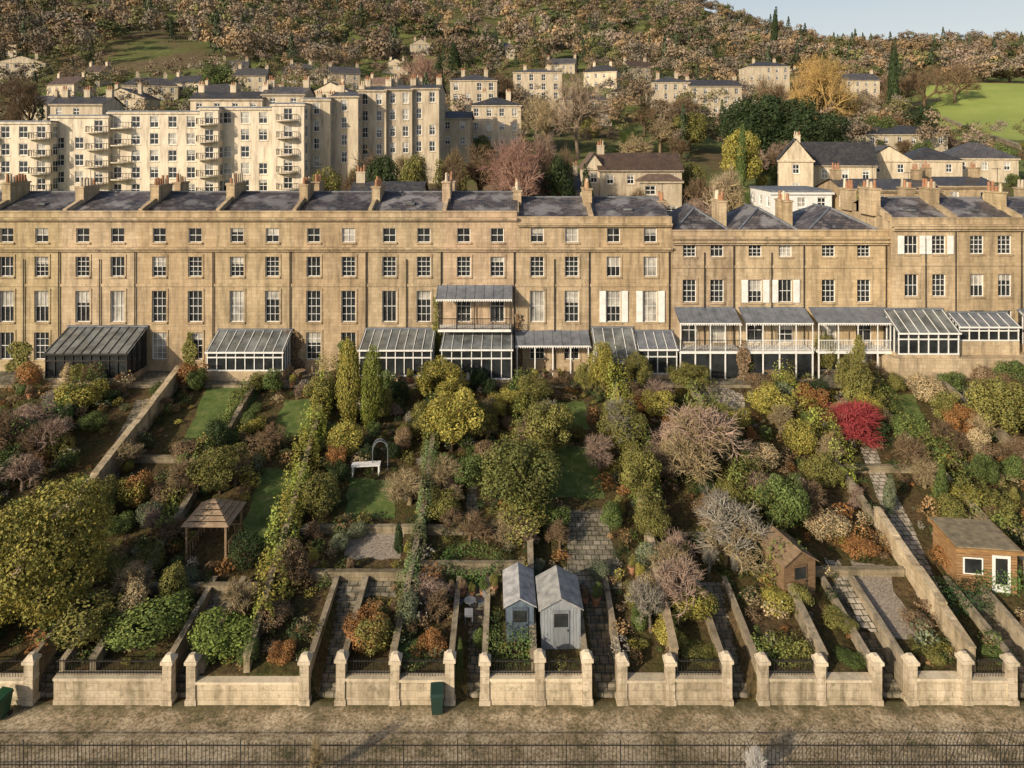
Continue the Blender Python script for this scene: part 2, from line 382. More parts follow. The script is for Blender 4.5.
L=[
('fine',42,700,476,128,(.27,.24,.058),'yew_tree'),('twiggy',33,455,402,62,PK,None),('bush',82,418,376,50,YG,None),('bush',28,395,362,30,RU,None),('bush',40,475,448,34,RU,None),
('bush',12,470,425,36,BR,None),('bush',60,470,432,30,OL,None),('bush',92,440,412,30,GR,None),('bush',110,408,388,22,DG,None),
('bush',90,690,596,84,OL,None),('bush',148,700,605,80,(.15,.19,.05),None),('bush',226,705,612,72,(.17,.22,.05),None),('bush',112,600,552,40,OL,None),
('bush',160,402,382,22,GR,None),('bush',192,395,358,36,RU,None),('tree',220,512,444,62,OL,None),('ball',245,582,528,38,DG,None),
('bush',160,512,482,34,BR,None),('bush',185,468,440,34,BR,None),('bush',252,442,414,32,YG,None),('bush',150,582,548,36,OL,None),('bush',185,600,568,34,GG,None),
('twiggy',170,560,520,44,BR,None),('bush',120,545,512,34,GR,None),('bush',260,398,372,26,OL,None),
('bush',272,640,600,44,BR,None),('twiggy',240,640,580,44,ST,None),('bush',282,690,640,30,RU,None),
('tree',322,420,372,34,OL,None),('cyp',350,436,330,30,YG,None),('cyp',369,438,344,30,(.17,.19,.04),None),('bush',343,470,420,36,YG,None),('bush',320,530,470,50,OL,None),
('bush',388,400,370,22,GR,None),('twiggy',410,520,470,50,ST,None),('cone',398,560,520,14,DG,None),('cone',295,560,520,10,DG,None),
('bush',340,560,532,20,GG,None),('bush',358,545,520,22,GG,None),('bush',366,665,605,50,RU,None),('bush',430,668,632,34,RU,None),('bush',408,640,590,26,GG,None),
('twiggy',425,620,575,46,PK,None),('bush',410,700,664,44,GR,None),
('tree',440,420,356,56,YG,None),('tree',452,470,386,66,YG,None),('tree',430,450,398,40,OL,None),('bush',470,500,455,44,GR,None),('bush',440,530,488,44,OL,None),
('bush',404,450,420,20,OL,None),('tree',520,545,440,92,(.14,.15,.045),None),('bush',515,560,500,70,OL,None),('tree',548,480,400,66,OL,None),('tree',510,430,388,44,YG,None),
('bush',555,540,500,36,GR,None),('bush',535,580,560,24,GG,None),('bush',516,370,345,22,DG,None),('bush',560,392,375,40,BR,None),
('tree',604,405,340,34,YG,None),('tree',620,470,400,52,OL,None),('tree',640,520,440,52,OL,None),('bush',648,590,545,34,GG,None),('bush',612,540,500,28,GR,None),
('tree',660,430,390,50,YG,None),('twiggy',710,500,392,104,PK,None),('twiggy',700,510,408,90,ST,None),('twiggy',668,500,436,60,ST,None),('tree',690,400,362,44,OL,None),('bush',735,520,470,60,OL,None),
('twiggy',735,600,500,90,GY,None),('twiggy',725,590,510,80,ST,None),('bush',715,540,500,48,BR,None),('bush',690,640,580,62,YG,None),('twiggy',665,600,540,50,ST,None),('tree',785,555,470,56,GR,None),
('bush',762,590,540,44,DG,None),('bush',776,625,590,40,YG,None),('bush',700,700,650,46,OL,None),('bush',640,640,600,18,GR,None),('bush',790,690,645,50,OL,None),
('bush',770,430,385,46,YG,None),('bush',800,470,420,44,YG,None),('bush',732,440,400,40,YG,None),('bush',760,480,440,44,ST,None),('twiggy',846,455,396,66,RD,'red_dogwood_shrub'),('twiggy',842,452,398,56,RD,'red_dogwood_shrub'),
('bush',822,500,455,44,OL,None),('bush',812,420,380,36,RU,None),('tree',850,420,350,40,OL,None),('bush',868,430,392,34,YG,None),('bush',826,555,512,50,ST,None),
('bush',856,566,536,46,RU,None),('cone',890,520,472,20,GG,None),('cone',940,515,462,20,GR,None),
('bush',910,450,415,38,GR,None),('tree',905,385,350,30,RU,None),('bush',925,410,372,40,ST,None),('bush',980,362,326,42,RU,None),('tree',950,440,390,40,OL,None),
('tree',1003,460,376,72,OL,None),('bush',985,470,440,40,BR,None),('bush',950,400,370,34,GR,None),('bush',965,520,484,44,YG,None),('bush',1000,530,490,40,OL,None),
('tree',960,450,402,34,RU,None),('bush',935,475,445,30,GR,None),('bush',1008,410,378,40,OL,None),('bush',950,585,545,40,RU,None),('bush',1012,560,530,30,DG,None),
('bush',840,640,610,36,OL,None),('bush',800,620,585,30,OL,None),('bush',850,690,660,30,GR,None),('tree',828,380,330,26,OL,None),('bush',742,380,352,26,OL,None),
('bush',715,372,350,24,BR,None),('bush',460,690,640,10,GR,None),('twiggy',560,560,520,30,BR,None),('bush',690,470,430,46,YG,None),('bush',600,590,560,26,GG,None),
('tree',380,430,385,30,OL,None),('bush',480,660,625,16,GR,None),('tree',655,560,500,44,OL,None),('bush',672,660,620,40,YG,None),('tree',700,450,404,50,OL,None),('twiggy',745,560,515,56,ST,None),
('bush',760,400,372,34,BR,None),('bush',785,400,368,30,OL,None),('tree',480,450,400,40,OL,None),('tree',535,420,372,40,OL,None),('bush',490,475,440,40,BR,None),('tree',584,400,362,26,OL,None),
('bush',250,680,640,26,GR,None),('bush',195,690,655,24,DG,None),('bush',20,620,580,40,DG,None),('bush',1000,690,655,36,GR,None),('bush',930,690,650,36,OL,None),('bush',915,640,610,30,BR,None),
('twiggy',840,350,300,34,ST,None),('bush',990,400,366,36,BR,None),('twiggy',985,560,515,50,ST,None),('bush',965,560,530,34,OL,None),('tree',1020,410,360,50,GR,None),
('twiggy',270,470,420,44,BR,None),('twiggy',600,480,430,40,PK,None),('twiggy',800,540,480,60,BR,None),('twiggy',130,480,440,40,ST,None),('twiggy',470,560,510,44,BR,None),('tree',640,400,350,30,OL,None),('twiggy',765,520,470,50,PK,None),('twiggy',925,500,455,40,ST,None)]
for (k,px,yb,yt,w,c,nm) in L: pl(k,px,yb,yt,w,c,nm)
plant('twiggy',9.9,27.5,-.4,1.2,2.1,(.5,.48,.45),'silver_bare_shrub')
plant('twiggy',-8.0,27.6,-.2,.7,2.3,ST)
def hedge(name,pts,w,h,col,dens=60,size=.1,seed=5,lump=.25):
    rng=np.random.default_rng(seed); Ps=[];Ns=[]
    for (a,b_) in zip(pts[:-1],pts[1:]):
        a=np.array(a,float);b_=np.array(b_,float);Lg=np.linalg.norm(b_-a); n=int(Lg*(w+2*h)*dens*1.6)
        t=rng.uniform(0,1,n); d=(b_-a)/Lg; nr=np.array((d[1],-d[0]))
        s_=t*Lg+a[1]*1.0
        lm=1+lump*np.sin(s_*1.9+seed)+lump*.7*np.sin(s_*4.3+1)+lump*.5*np.sin(s_*.7+seed*2)
        ang=rng.uniform(0,math.pi,n); rr=rng.uniform(.8,1.12,n)
        ca=np.sign(np.cos(ang))*np.abs(np.cos(ang))**.6; sa=np.sin(ang)**.6
        o=ca*w/2*lm*rr; x=a[0]+d[0]*t*Lg+nr[0]*o; y=a[1]+d[1]*t*Lg+nr[1]*o
        low=rng.uniform(0,1,n)<.35; zz=np.where(low,rng.uniform(0,1,n)*.5,sa)*h*lm*rr
        z=np.array([gz(v) for v in y])+zz
        Ps.append(np.stack([x,y,z],1)); Ns.append(np.stack([nr[0]*ca,nr[1]*ca,sa],1))
    p=np.vstack(Ps);N=np.vstack(Ns); V,Fc=leaves(p,N,size*.75,rng); c=lcol(len(p),rng)
    k=.5+.5*np.sin(p[:,1:2]*1.3+p[:,0:1]+seed); c=c*(.7+.5*k)*(np.array([[1,1,1.]])*(1-k)+np.array([[.75,1.0,.9]])*k)
    me=npmesh(name,V,Fc,['leaf'],np.repeat(c,4,0)); return link(bpy.data.objects.new(name,me),None,col)
hedge('boundary_hedge',[(-12.3,33.6),(-13.4,42),(-14.3,50),(-15.2,57)],1.3,2.1,YG,70,.1,3)
hedge('boundary_hedge',[(-5.4,33.5),(-5.3,42),(-5.6,47)],.8,1.6,(.17,.18,.08),80,.08,4)
hedge('boundary_hedge',[(-5.7,47),(-6,57)],1.0,1.5,OL,80,.08,44)
hedge('boundary_hedge',[(8.4,50),(8.3,57)],1.3,2.6,YG,60,.1,6)
hedge('boundary_hedge',[(8.3,40),(8.6,49)],1.6,2.2,OL,60,.1,7)
hedge('boundary_hedge',[(14.7,36),(14.9,45),(14.6,54)],1.8,2.0,OL,55,.11,8)
hedge('boundary_hedge',[(21.8,44),(22.5,50),(22.2,56)],1.3,1.8,YG,60,.1,9)
hedge('boundary_hedge',[(28.5,38),(28.6,56)],1.5,1.9,OL,55,.1,10)
hedge('boundary_hedge',[(1.0,40),(1.0,56)],1.7,2.0,OL,55,.1,12)
hedge('boundary_hedge',[(-20,38),(-21,44),(-21.5,56)],.9,1.2,OL,60,.1,13)
hedge('boundary_hedge',[(-33.2,40),(-34,56)],1.4,2,GR,50,.1,19)
hedge('box_hedge',[(-1.2,32.6),(1.0,32.6)],.9,1.3,GR,90,.07,14,.05)
hedge('box_hedge',[(21.9,35.5),(24.6,35.5)],1.2,1.2,DG,90,.07,15,.05)
hedge('box_hedge',[(24.6,36.6),(27.2,36.6)],1.0,1.2,GR,90,.07,16,.05)
hedge('box_hedge',[(11.5,32.6),(14,32.6)],.9,1.0,OL,90,.07,17,.1)
bx,by,_=P(472,578)
ov=[(bx+1.6*math.cos(t),by+.5+1.05*math.sin(t)) for t in np.linspace(0,6.283,13)]
hedge('box_hedge',ov,.5,.75,GR,120,.06,18,.03); EX.append((bx-1.9,bx+1.9,by-1.2,by+1.9))
# ------------------------------------------------------------ sheets
def sheet(name,pts,mat,off=.02,seg=False):
    mb=MB(); out=[]; n=len(pts); r=random.Random(len(EX))
    for i in range(n):
        a=pts[i];b_=pts[(i+1)%n]
        for k in range(5):
            t=k/5; j=.0 if k==0 else .16
            x=a[0]+(b_[0]-a[0])*t+r.uniform(-j,j); y=a[1]+(b_[1]-a[1])*t+r.uniform(-j,j); out.append((x,y,gz(y)+off))
    mb.poly(out,mat); mb.obj(name)
    if seg:
        for k in range(6):
            X=[];Y=[]
            for t in (k/6,(k+1)/6):
                for (a,b_) in ((pts[0],pts[3]),(pts[1],pts[2])): X.append(a[0]+(b_[0]-a[0])*t);Y.append(a[1]+(b_[1]-a[1])*t)
            EX.append((min(X),max(X),min(Y)-.5,max(Y)))
        return
    X=[p[0] for p in pts];Y=[p[1] for p in pts]; EX.append((min(X)+.2,max(X)-.2,min(Y)+.2,max(Y)-.2))
def pp(*q): return [P(a,b_)[:2] for a,b_ in q]
sheet('lawn',pp((182,442),(236,442),(262,384),(210,384)),'lawn')
sheet('lawn',pp((60,494),(98,494),(112,476),(76,476)),'lawn')
sheet('lawn',pp((236,545),(276,548),(300,470),(262,470)),'lawn')
sheet('lawn',pp((536,430),(590,430),(584,402),(538,402)),'lawn')
sheet('lawn',pp((548,500),(605,500),(596,446),(552,446)),'lawn')
sheet('lawn',pp((270,440),(318,440),(326,400),(284,400)),'lawn')
sheet('lawn',pp((345,520),(395,520),(398,480),(350,480)),'lawn')
sheet('lawn',pp((890,430),(935,440),(915,395),(890,395)),'lawn')
sheet('lawn',pp((0,540),(40,540),(60,500),(10,500)),'lawn')
sheet('stone_path',pp((566,590),(622,590),(605,510),(570,510)),'paving')
sheet('stone_path',pp((860,640),(882,640),(838,560),(824,560)),'palepath',.025,True)
sheet('stone_path',pp((918,600),(944,600),(876,448),(860,448)),'palepath',.025,True)
sheet('stone_path',pp((700,420),(750,420),(735,376),(700,376)),'palepath')
sheet('stone_path',pp((468,545),(478,545),(476,480),(468,480)),'paving')
sheet('stone_path',pp((100,480),(118,480),(148,400),(136,400)),'paving',.02,True)
sheet('stone_path',pp((345,600),(395,600),(396,572),(350,572)),'paving')
sheet('gravel_bed',pp((884,640),(920,640),(884,565),(850,560)),'gravel',.015)
sheet('gravel_bed',pp((345,560),(400,560),(405,530),(352,530)),'gravel',.015)
mb=MB(); mb.poly([(-64,56.6,5.69),(64,56.6,5.69),(64,60.0,5.69),(-64,60.0,5.69)],'paving'); mb.box(-64,64,56.4,56.6,5.2,5.75,'wallstone'); mb.obj('patio')
# ------------------------------------------------------------ garden walls
def gwall(name,pts,th=.32,h=1.2,step=2.2,col=(1,1,1)):
    mb=MB()
    for (a,b_) in zip(pts[:-1],pts[1:]):
        a=Vector(a);b_=Vector(b_);Lg=(b_-a).length;n=max(1,int(Lg/step));d=(b_-a)/Lg;nr=Vector((d.y,-d.x))*th/2;nc=Vector((d.y,-d.x))*(th/2+.04)
        for i in range(n):
            p=a+d*Lg*i/n;q=a+d*Lg*(i+1)/n; hh_=h*random.uniform(.94,1.06); zp=gz(p.y)+hh_; zq=gz(q.y)+hh_; zb=min(gz(p.y),gz(q.y))-.3
            for (w,l0,l1,h0,h1) in ((nr,zb,zb,zp,zq),(nc,zp+.002,zq+.002,zp+.08,zq+.08)):
                mb.hexa([(p.x-w.x,p.y-w.y,l0),(q.x-w.x,q.y-w.y,l1),(q.x+w.x,q.y+w.y,l1),(p.x+w.x,p.y+w.y,l0),
                         (p.x-w.x,p.y-w.y,h0),(q.x-w.x,q.y-w.y,h1),(q.x+w.x,q.y+w.y,h1),(p.x+w.x,p.y+w.y,h0)],'wallstone')
    return mb.obj(name,col=col)
gwall('garden_wall',[(-25.8,31.9),(-26.6,43.5),(-27.8,57)],.4,1.45,2.6,(1.5,1.46,1.38))
gwall('garden_wall',[(-19.6,31.9),(-20.3,44),(-21.2,57)],.28,.6,2.6)
gwall('garden_wall',[(-12.4,31.9),(-13.4,42),(-15.3,57)],.28,.8,2.6,(1.2,1.2,1.1))
gwall('garden_wall',[(-5.6,31.9),(-5.4,42),(-6,57)],.25,.7,2.4)
gwall('garden_wall',[(1.0,31.9),(1.1,57)],.25,.7,2.4)
gwall('garden_wall',[(7.6,31.9),(7.95,41),(8.3,57)],.3,1.05,2.2,(1.35,1.3,1.25))
gwall('garden_wall',[(14.6,31.9),(14.7,57)],.28,.8,2.4)
gwall('garden_wall',[(21.5,31.9),(21.9,41)],.32,1.2,2.2,(1.5,1.46,1.38)); gwall('garden_wall',[(21.9,41),(22.1,57)],.28,.5,2.2)
gwall('garden_wall',[(28.2,31.9),(28.4,57)],.3,.7,2.4,(1.3,1.3,1.25))
gwall('garden_wall',[(35,31.9),(35,57)],.3,1,2.4); gwall('garden_wall',[(-33,31.9),(-34,57)],.3,1,2.4)
for (a,b_,y,h) in [(-12.2,-5.8,37.2,.4),(-12.4,-5.8,40.6,.35),(-5.1,.7,37.6,.55),(-5.1,.8,40.5,.4),(8.3,14.3,40,.3),(14.9,21.5,37.5,.3),(-19.4,-13,36.4,.35),(-26,-20.6,47,.35),(22.3,28,46,.4),(22.3,28,52,.5)]:
    gwall('retaining_wall',[(a,y),(b_,y)],.25,h,8,(.8,.8,.75))
piers=[30,168,192,305,341,395,450,485,540,587,622,670,727,763,820,876,911,965,1011]
pX=sorted([(p-512)*31.55/F for p in piers]+[24.3+.9,27.2,30.5,-24.6,-28,-32])
mbp=MB()
mbp.box(-.26,.26,-.26,.26,-.1,.25,'stone_old'); mbp.box(-.21,.21,-.21,.21,.25,1.95,'stone_old'); mbp.box(-.28,.28,-.28,.28,1.95,2.1,'stone_lt')
mbp.hexa([(-.24,-.24,2.1),(.24,-.24,2.1),(.24,.24,2.1),(-.24,.24,2.1),(-.1,-.1,2.32),(.1,-.1,2.32),(.1,.1,2.32),(-.1,.1,2.32)],'stone_lt')
first=mbp.obj('gate_pier',loc=(pX[0],31.6,0),col=(1,.97,.92))
for x in pX[1:]:
    o=bpy.data.objects.new('gate_pier',first.data); o.location=(x,31.6,0); o.rotation_euler=(random.uniform(-.01,.01),random.uniform(-.012,.012),random.uniform(-.04,.04)); o.scale=(1,1,random.uniform(.94,1.03)); j=random.uniform(.9,1.15); link(o,None,(j,j*.97,j*.93))
for a,b_ in zip(pX[:-1],pX[1:]):
    mid=(a+b_)/2
    if min(abs(mid-o) for o in OPEN)<.55 and b_-a<2.2: continue
    a2=a+.22;b2=b_-.22; segs=[(a2,b2)]
    for o in OPEN:
        if a2<o<b2: segs=[(a2,o-OW),(o+OW,b2)]
    for (u,v) in segs:
        hh_=random.uniform(.92,1.12); mb=MB(); mb.box(u,v,31.45,31.8,-.1,hh_,'stone_old'); mb.box(u,v,31.38,31.87,hh_+.003,hh_+.12,'stone_lt'); mb.box(u,v,31.4,31.45,-.1,.22,'stone_old')
        j=random.uniform(.8,1.15); mb.obj('front_garden_wall',col=(j,j*.97,j*.91))
        if v-u>1 and random.random()<.8:
            mb=MB(); mb.box(u,v,31.6,31.64,1.85,1.89,'iron'); mb.box(u,v,31.6,31.64,1.32,1.35,'iron'); x=u+.08
            while x<v: mb.cyl(x,31.62,hh_+.12,1.98,.014,.014,4,'iron'); x+=.13
            mb.obj('iron_railing')
for o in OPEN:
    mb=MB(); n=14; zt=gz(37)
    for i in range(n):
        y0=31.9+5.1*i/n; z1=zt*(i+1)/n; mb.box(o-OW+.02,o+OW-.02,y0,y0+5.1/n+.02,z1-.5,z1,'paving')
    mb.obj('garden_steps')
    mb=MB()
    for sx in (-1,1):
        xa=o+sx*(OW+.11)
        ya=31.87;yb=37.0
        for (w,l0,l1,h0,h1) in ((.11,-.1,-.1,gz(ya)+.55,gz(yb)+.3),(.14,gz(ya)+.552,gz(yb)+.302,gz(ya)+.61,gz(yb)+.36)):
            mb.hexa([(xa-w,ya,l0),(xa+w,ya,l0),(xa+w,yb,l1),(xa-w,yb,l1),(xa-w,ya,h0),(xa+w,ya,h0),(xa+w,yb,h1),(xa-w,yb,h1)],'wallstone')
    mb.obj('stair_wall'); EX.append((o-.85,o+.85,31,37.2))
# foreground railing
mb=MB(); mb.box(-60,60,28.16,28.19,1.0,1.035,'iron'); mb.box(-60,60,28.16,28.19,.2,.23,'iron'); x=-60
while x<60:
    big=(round(x/.16)%14==0)
    mb.box(x-(.022 if big else .009),x+(.022 if big else .009),28.165,28.185,0,1.25 if big else 1.14,'iron'); x+=.16
mb.obj('iron_railing_fence')
# ------------------------------------------------------------ terrace
def finish(name,parts,col=(1,1,1),loc=(0,0,0),rz=0,roofcol=(1,1,1)):
    e=empty(name,loc,rz)
    for k,mb in parts.items():
        if mb.f: mb.obj(k,e,roofcol if k=='roof' else col)
    return e
def chimney(mb,x,y,z0,z1,wx,wy,npots,mat='stone',axis='y'):
    mb.box(x-wx/2,x+wx/2,y-wy/2,y+wy/2,z0,z1,mat); mb.box(x-wx/2-.08,x+wx/2+.08,y-wy/2-.08,y+wy/2+.08,z1,z1+.14,mat)
    for i in range(npots):
        t=(i+.5)/npots-.5
        px,py=(x,y+t*wy) if axis=='y' else (x+t*wx,y)
        h=random.uniform(.45,.9); mb.cyl(px,py,z1+.14,z1+.14+h,.15,.11,7,random.choice(['terra','terra','stone_lt']))
    if random.random()<.35:
        hh=z1+random.uniform(1.6,2.6); mb.box(x+.25,x+.28,y,y+.03,z1,hh,'iron'); mb.box(x-.25,x+.6,y,y+.02,hh-.15,hh-.12,'iron')
        for k in range(4): mb.box(x-.2+k*.2,x-.18+k*.2,y-.22,y+.22,hh-.12,hh-.1,'iron')
KZ=60/F
def xf(px): return (px-512)*KZ
def house(x0,x1,cols,ztop,rows,cornice,bands,yf=60.0,roof='gable',shut=(),seed=0,skip=()):
    random.seed(seed); d={'walls':MB(),'windows':MB(),'roof':MB(),'chimney_stack':MB(),'shutters':MB()}
    mp=front(yf); wins=[]; zb=5.0
    for ri,(z0,z1,w,r) in enumerate(rows):
        for ci,c in enumerate(cols):
            if (ri,ci) in skip: continue
            wins.append((c-w/2,c+w/2,z0,z1,r,ri))
    wl=d['walls']; wl.wall(mp,x0,x1,zb,ztop,wins,'stone')
    for w in wins:
        d['windows'].window(mp,*w[:4],cols=3 if w[4]>3 else 2,rows=random.choice((w[4],w[4],2)),blind=.4 if w[5]>1 else .22)
        wl.box(w[0]-.1,w[1]+.1,yf-.12,yf-.002,w[2]-.14,w[2]-.005,'stone')
        if w[5]>=1:
            wl.box(w[0]-.16,w[0]-.005,yf-.05,yf-.003,w[2],w[3],'stone'); wl.box(w[1]+.005,w[1]+.16,yf-.05,yf-.003,w[2],w[3],'stone')
            wl.box(w[0]-.16,w[1]+.16,yf-.06,yf-.003,w[3]+.005,w[3]+.2,'stone')
        if w[5] in shut:
            for a in (w[0]-.62,w[1]+.07):
                s_=d['shutters']; s_.box(a,a+.55,yf-.11,yf-.065,w[2],w[3],'white')
                k=w[2]+.08
                while k<w[3]-.1: s_.box(a+.06,a+.49,yf-.125,yf-.11,k,k+.05,'white'); k+=.12
    wl.box(x0,x1,yf-.38,yf-.001,ztop-.62,ztop-.45,'stone'); wl.box(x0,x1,yf-.25,yf-.001,ztop-.76,ztop-.62,'stone'); wl.box(x0,x1,yf-.06,yf+.3,ztop,ztop+.12,'stone')
    wl.box(x0,x1,yf-.42,yf-.001,cornice-.02,cornice+.14,'stone'); wl.box(x0,x1,yf-.24,yf-.001,cornice-.22,cornice-.02,'stone')
    for b_ in bands: wl.box(x0,x1,yf-.09,yf-.001,b_-.12,b_+.12,'stone')
    d['walls'].cyl(x1-.25,yf-.1,zb,cornice-.3,.05,.05,6,'iron')
    if random.random()<.4: d['walls'].cyl((x0+x1)/2,yf-.1,zb,cornice-.9,.045,.045,6,'iron')
    wl.poly([(x0,yf+10,zb),(x1,yf+10,zb),(x1,yf+10,ztop),(x0,yf+10,ztop)],'stone')
    for x in (x0+.01,x1-.01): wl.poly([(x,yf,zb),(x,yf+10,zb),(x,yf+10,ztop),(x,yf,ztop)],'stone')
    wl.poly([(x0,yf+.3,ztop),(x1,yf+.3,ztop),(x1,yf+.3,ztop-.5),(x0,yf+.3,ztop-.5)],'stone')
    r=d['roof']; ch=d['chimney_stack']
    if roof=='gable':
        rz=ztop+1.4; r.poly([(x0,yf+.3,ztop-.25),(x1,yf+.3,ztop-.25),(x1,yf+5,rz),(x0,yf+5,rz)],'slatef'); r.poly([(x0,yf+10,ztop-.25),(x1,yf+10,ztop-.25),(x1,yf+5,rz),(x0,yf+5,rz)],'slatef')
        r.box(x0,x1,yf+4.9,yf+5.1,rz-.02,rz+.1,'lead')
        for x in (x0,):
            wl.hexa([(x-.17,yf+.35,ztop-.3),(x+.17,yf+.35,ztop-.3),(x+.17,yf+5,rz-.05),(x-.17,yf+5,rz-.05),(x-.17,yf+.35,ztop+.25),(x+.17,yf+.35,ztop+.25),(x+.17,yf+5,rz+.35),(x-.17,yf+5,rz+.35)],'stone')
        chimney(ch,x0+random.uniform(-.1,.1),yf+random.uniform(3.6,4.6),ztop,rz+random.uniform(.5,1.0),.75,random.uniform(1.9,2.9),random.choice((4,5,6,7)))
        if random.random()<.5: chimney(ch,x0,yf+7.8,ztop,rz+random.uniform(.5,.9),.7,1.8,4)
        if random.random()<.5: r.box((x0+x1)/2-.4,(x0+x1)/2+.4,yf+2.0,yf+2.9,ztop+.45,ztop+.62,'roofglass')
    elif roof=='hip':
        xm=(x0+x1)/2; rz=ztop+1.7; y0=yf+.3;y1=yf+9.7
        p=[(x0+.1,y0,ztop-.25),(x1-.1,y0,ztop-.25),(x1-.1,y1,ztop-.25),(x0+.1,y1,ztop-.25)]; q=[(xm,yf+3.2,rz),(xm,yf+6.8,rz)]
        r.poly([p[0],p[1],q[0]],'slatef'); r.poly([p[1],p[2],q[1],q[0]],'slatef'); r.poly([p[2],p[3],q[1]],'slatef'); r.poly([p[3],p[0],q[0],q[1]],'slatef')
        for s1,s2 in ((p[0],q[0]),(p[1],q[0]),(q[0],q[1])): r.bar((s1[0],s1[1],s1[2]+.04),(s2[0],s2[1],s2[2]+.04),.08,'lead')
        chimney(ch,x0,yf+5,ztop-.3,rz+.5,.7,2.4,5)
    j=random.uniform(.84,1.1)
    return finish('terraced_house',d,(j,j*random.uniform(.95,1),j*random.uniform(.88,1)),roofcol=tuple([random.uniform(.7,1.2)]*3))
r1=[(17.0,18.25,1.15,2),(14.0,15.75,1.2,4),(10.0,12.75,1.25,4),(6.7,9.1,1.3,4)]
B1=[xf(p) for p in (-166,-90,-14,62,138,216,293,369,444,517,592,672)]
T=19.65
for i in range(len(B1)-1):
    a,b_=B1[i],B1[i+1]; w=b_-a; cs=[a+w*.27,a+w*.73]
    house(a,b_,cs,T if i<9 else T-.5,r1,16.45,[13.25],seed=100+i,shut=(2,) if i==10 else (), roof='gable')
r2=[(15.75,17.1,1.15,4),(11.75,13.75,1.2,4),(8.2,10.4,1.4,3),(5.75,7.7,1.5,2)]
B2=[xf(p) for p in (672,736,806,888)]
for i in range(3):
    a,b_=B2[i],B2[i+1]; w=b_-a
    house(a,b_,[a+w*.27,a+w*.70],18.0,r2,17.45-.4,[14.9],yf=59.9,roof='hip',seed=200+i,shut=(1,) if i==1 else ())
r3=[(16.1,17.7,1.2,4),(12.4,14.35,1.2,4),(8.4,11.2,1.3,4)]
B3=[xf(p) for p in (888,953,1018,1085,1150)]
for i in range(4):
    a,b_=B3[i],B3[i+1]; w=b_-a
    house(a,b_,[a+w*.29,a+w*.71],19.15,r3,18.35,[15.2],yf=59.3,roof='gable',seed=300+i,shut=(0,) if i%2==0 else ())
def canopy(mb,x0,x1,yf,zt,zb,proj,mat='lead'):
    n=6
    for i in range(n):
        t0=i/n;t1=(i+1)/n; f=lambda t:(yf-proj*t, zt-(zt-zb)*(t**.75))
        (ya,za),(yb,zb_)=f(t0),f(t1); mb.poly([(x0,ya,za),(x1,ya,za),(x1,yb,zb_),(x0,yb,zb_)],mat)
        x=x0
        while x<=x1+.01: mb.bar((x,ya,za+.015),(x,yb,zb_+.015),.025,mat); x+=(x1-x0)/8
    mb.box(x0,x1,yf-proj-.03,yf-proj+.03,zb-.1,zb,'white'); x=x0
    while x<x1: mb.box(x,x+.1,yf-proj-.035,yf-proj-.031,zb-.2,zb-.1,'white'); x+=.2
def rail(mb,x0,x1,y,z,h,mat):
    mb.box(x0,x1,y-.025,y+.025,z+h-.05,z+h,mat); mb.box(x0,x1,y-.02,y+.02,z+.08,z+.12,mat); x=x0
    while x<=x1: mb.box(x-.012,x+.012,y-.012,y+.012,z+.12,z+h-.05,mat); x+=.14
for i in range(3):
    a,b_=B2[i]+.2,B2[i+1]-.2; yf=59.9; mb=MB(); canopy(mb,a,b_,yf,11.35,10.45,1.9)
    mb.box(a,b_,yf-1.95,yf-.01,7.85,8.05,'white')
    for k in range(5):
        x=a+.06+(b_-a-.12)*k/4; mb.box(x-.05,x+.05,yf-1.9,yf-1.8,5.69,7.85,'white'); mb.box(x-.035,x+.035,yf-1.88,yf-1.81,8.05,10.32,'white')
    rail(mb,a,b_,yf-1.85,8.05,.95,'iron' if i==0 else 'white'); 
    if i<2:
        for k in range(4):
            x=a+(b_-a)*(k+.5)/4; mb.poly([(x-.6,yf-1.78,5.8),(x+.6,yf-1.78,5.8),(x+.6,yf-1.78,7.8),(x-.6,yf-1.78,7.8)],'glass')
    mb.obj('veranda')
def conserv(x0,x1,yb,proj,z0,zt,ze,mat='white',solid=.5,roof='roofglass',n=None,name='conservatory'):
    mb=MB(); yfr=yb-proj; n=n or max(3,int((x1-x0)/.75)); mb.box(x0,x1,yfr,yfr+.2,z0-.5,z0+solid,'stone'); 
    for x in (x0,x1-.2): mb.box(x,x+.2,yfr+.2,yb-.01,z0-.5,z0+solid,'stone')
    mb.poly([(x0+.05,yfr+.1,z0+solid),(x1-.05,yfr+.1,z0+solid),(x1-.05,yfr+.1,ze),(x0+.05,yfr+.1,ze)],'glass')
    for x in (x0+.05,x1-.05): mb.poly([(x,yfr+.1,z0+solid),(x,yb,z0+solid),(x,yb,zt),(x,yfr+.1,ze)],'glass')
    mb.poly([(x0-.1,yfr-.1,ze),(x1+.1,yfr-.1,ze),(x1+.1,yb-.01,zt),(x0-.1,yb-.01,zt)],roof)
    for k in range(n+1):
        x=x0+.05+(x1-x0-.1)*k/n
        mb.box(x-.035,x+.035,yfr+.02,yfr+.09,z0+solid,ze,mat); mb.bar((x,yfr-.1,ze+.04),(x,yb-.05,zt+.04),.022,mat)
    for x in (x0+.02,x1-.02):
        for k in range(1,4):
            y=yfr+.1+(proj-.1)*k/4; zz=ze+(zt-ze)*k/4; mb.box(x-.04,x+.04,y-.04,y+.04,z0+solid,zz,mat)
    for z in (z0+solid,ze-.12,z0+solid+(ze-z0-solid)*.68): mb.box(x0-.0,x1+.0,yfr+.0,yfr+.1,z+.003,z+.1,mat)
    mb.box(x0-.1,x1+.1,yfr-.16,yfr-.1,ze-.08,ze+.06,mat); mb.box(x0-.1,x1+.1,yb-.16,yb-.02,zt-.02,zt+.14,'lead')
    return mb.obj(name)
z_=5.69
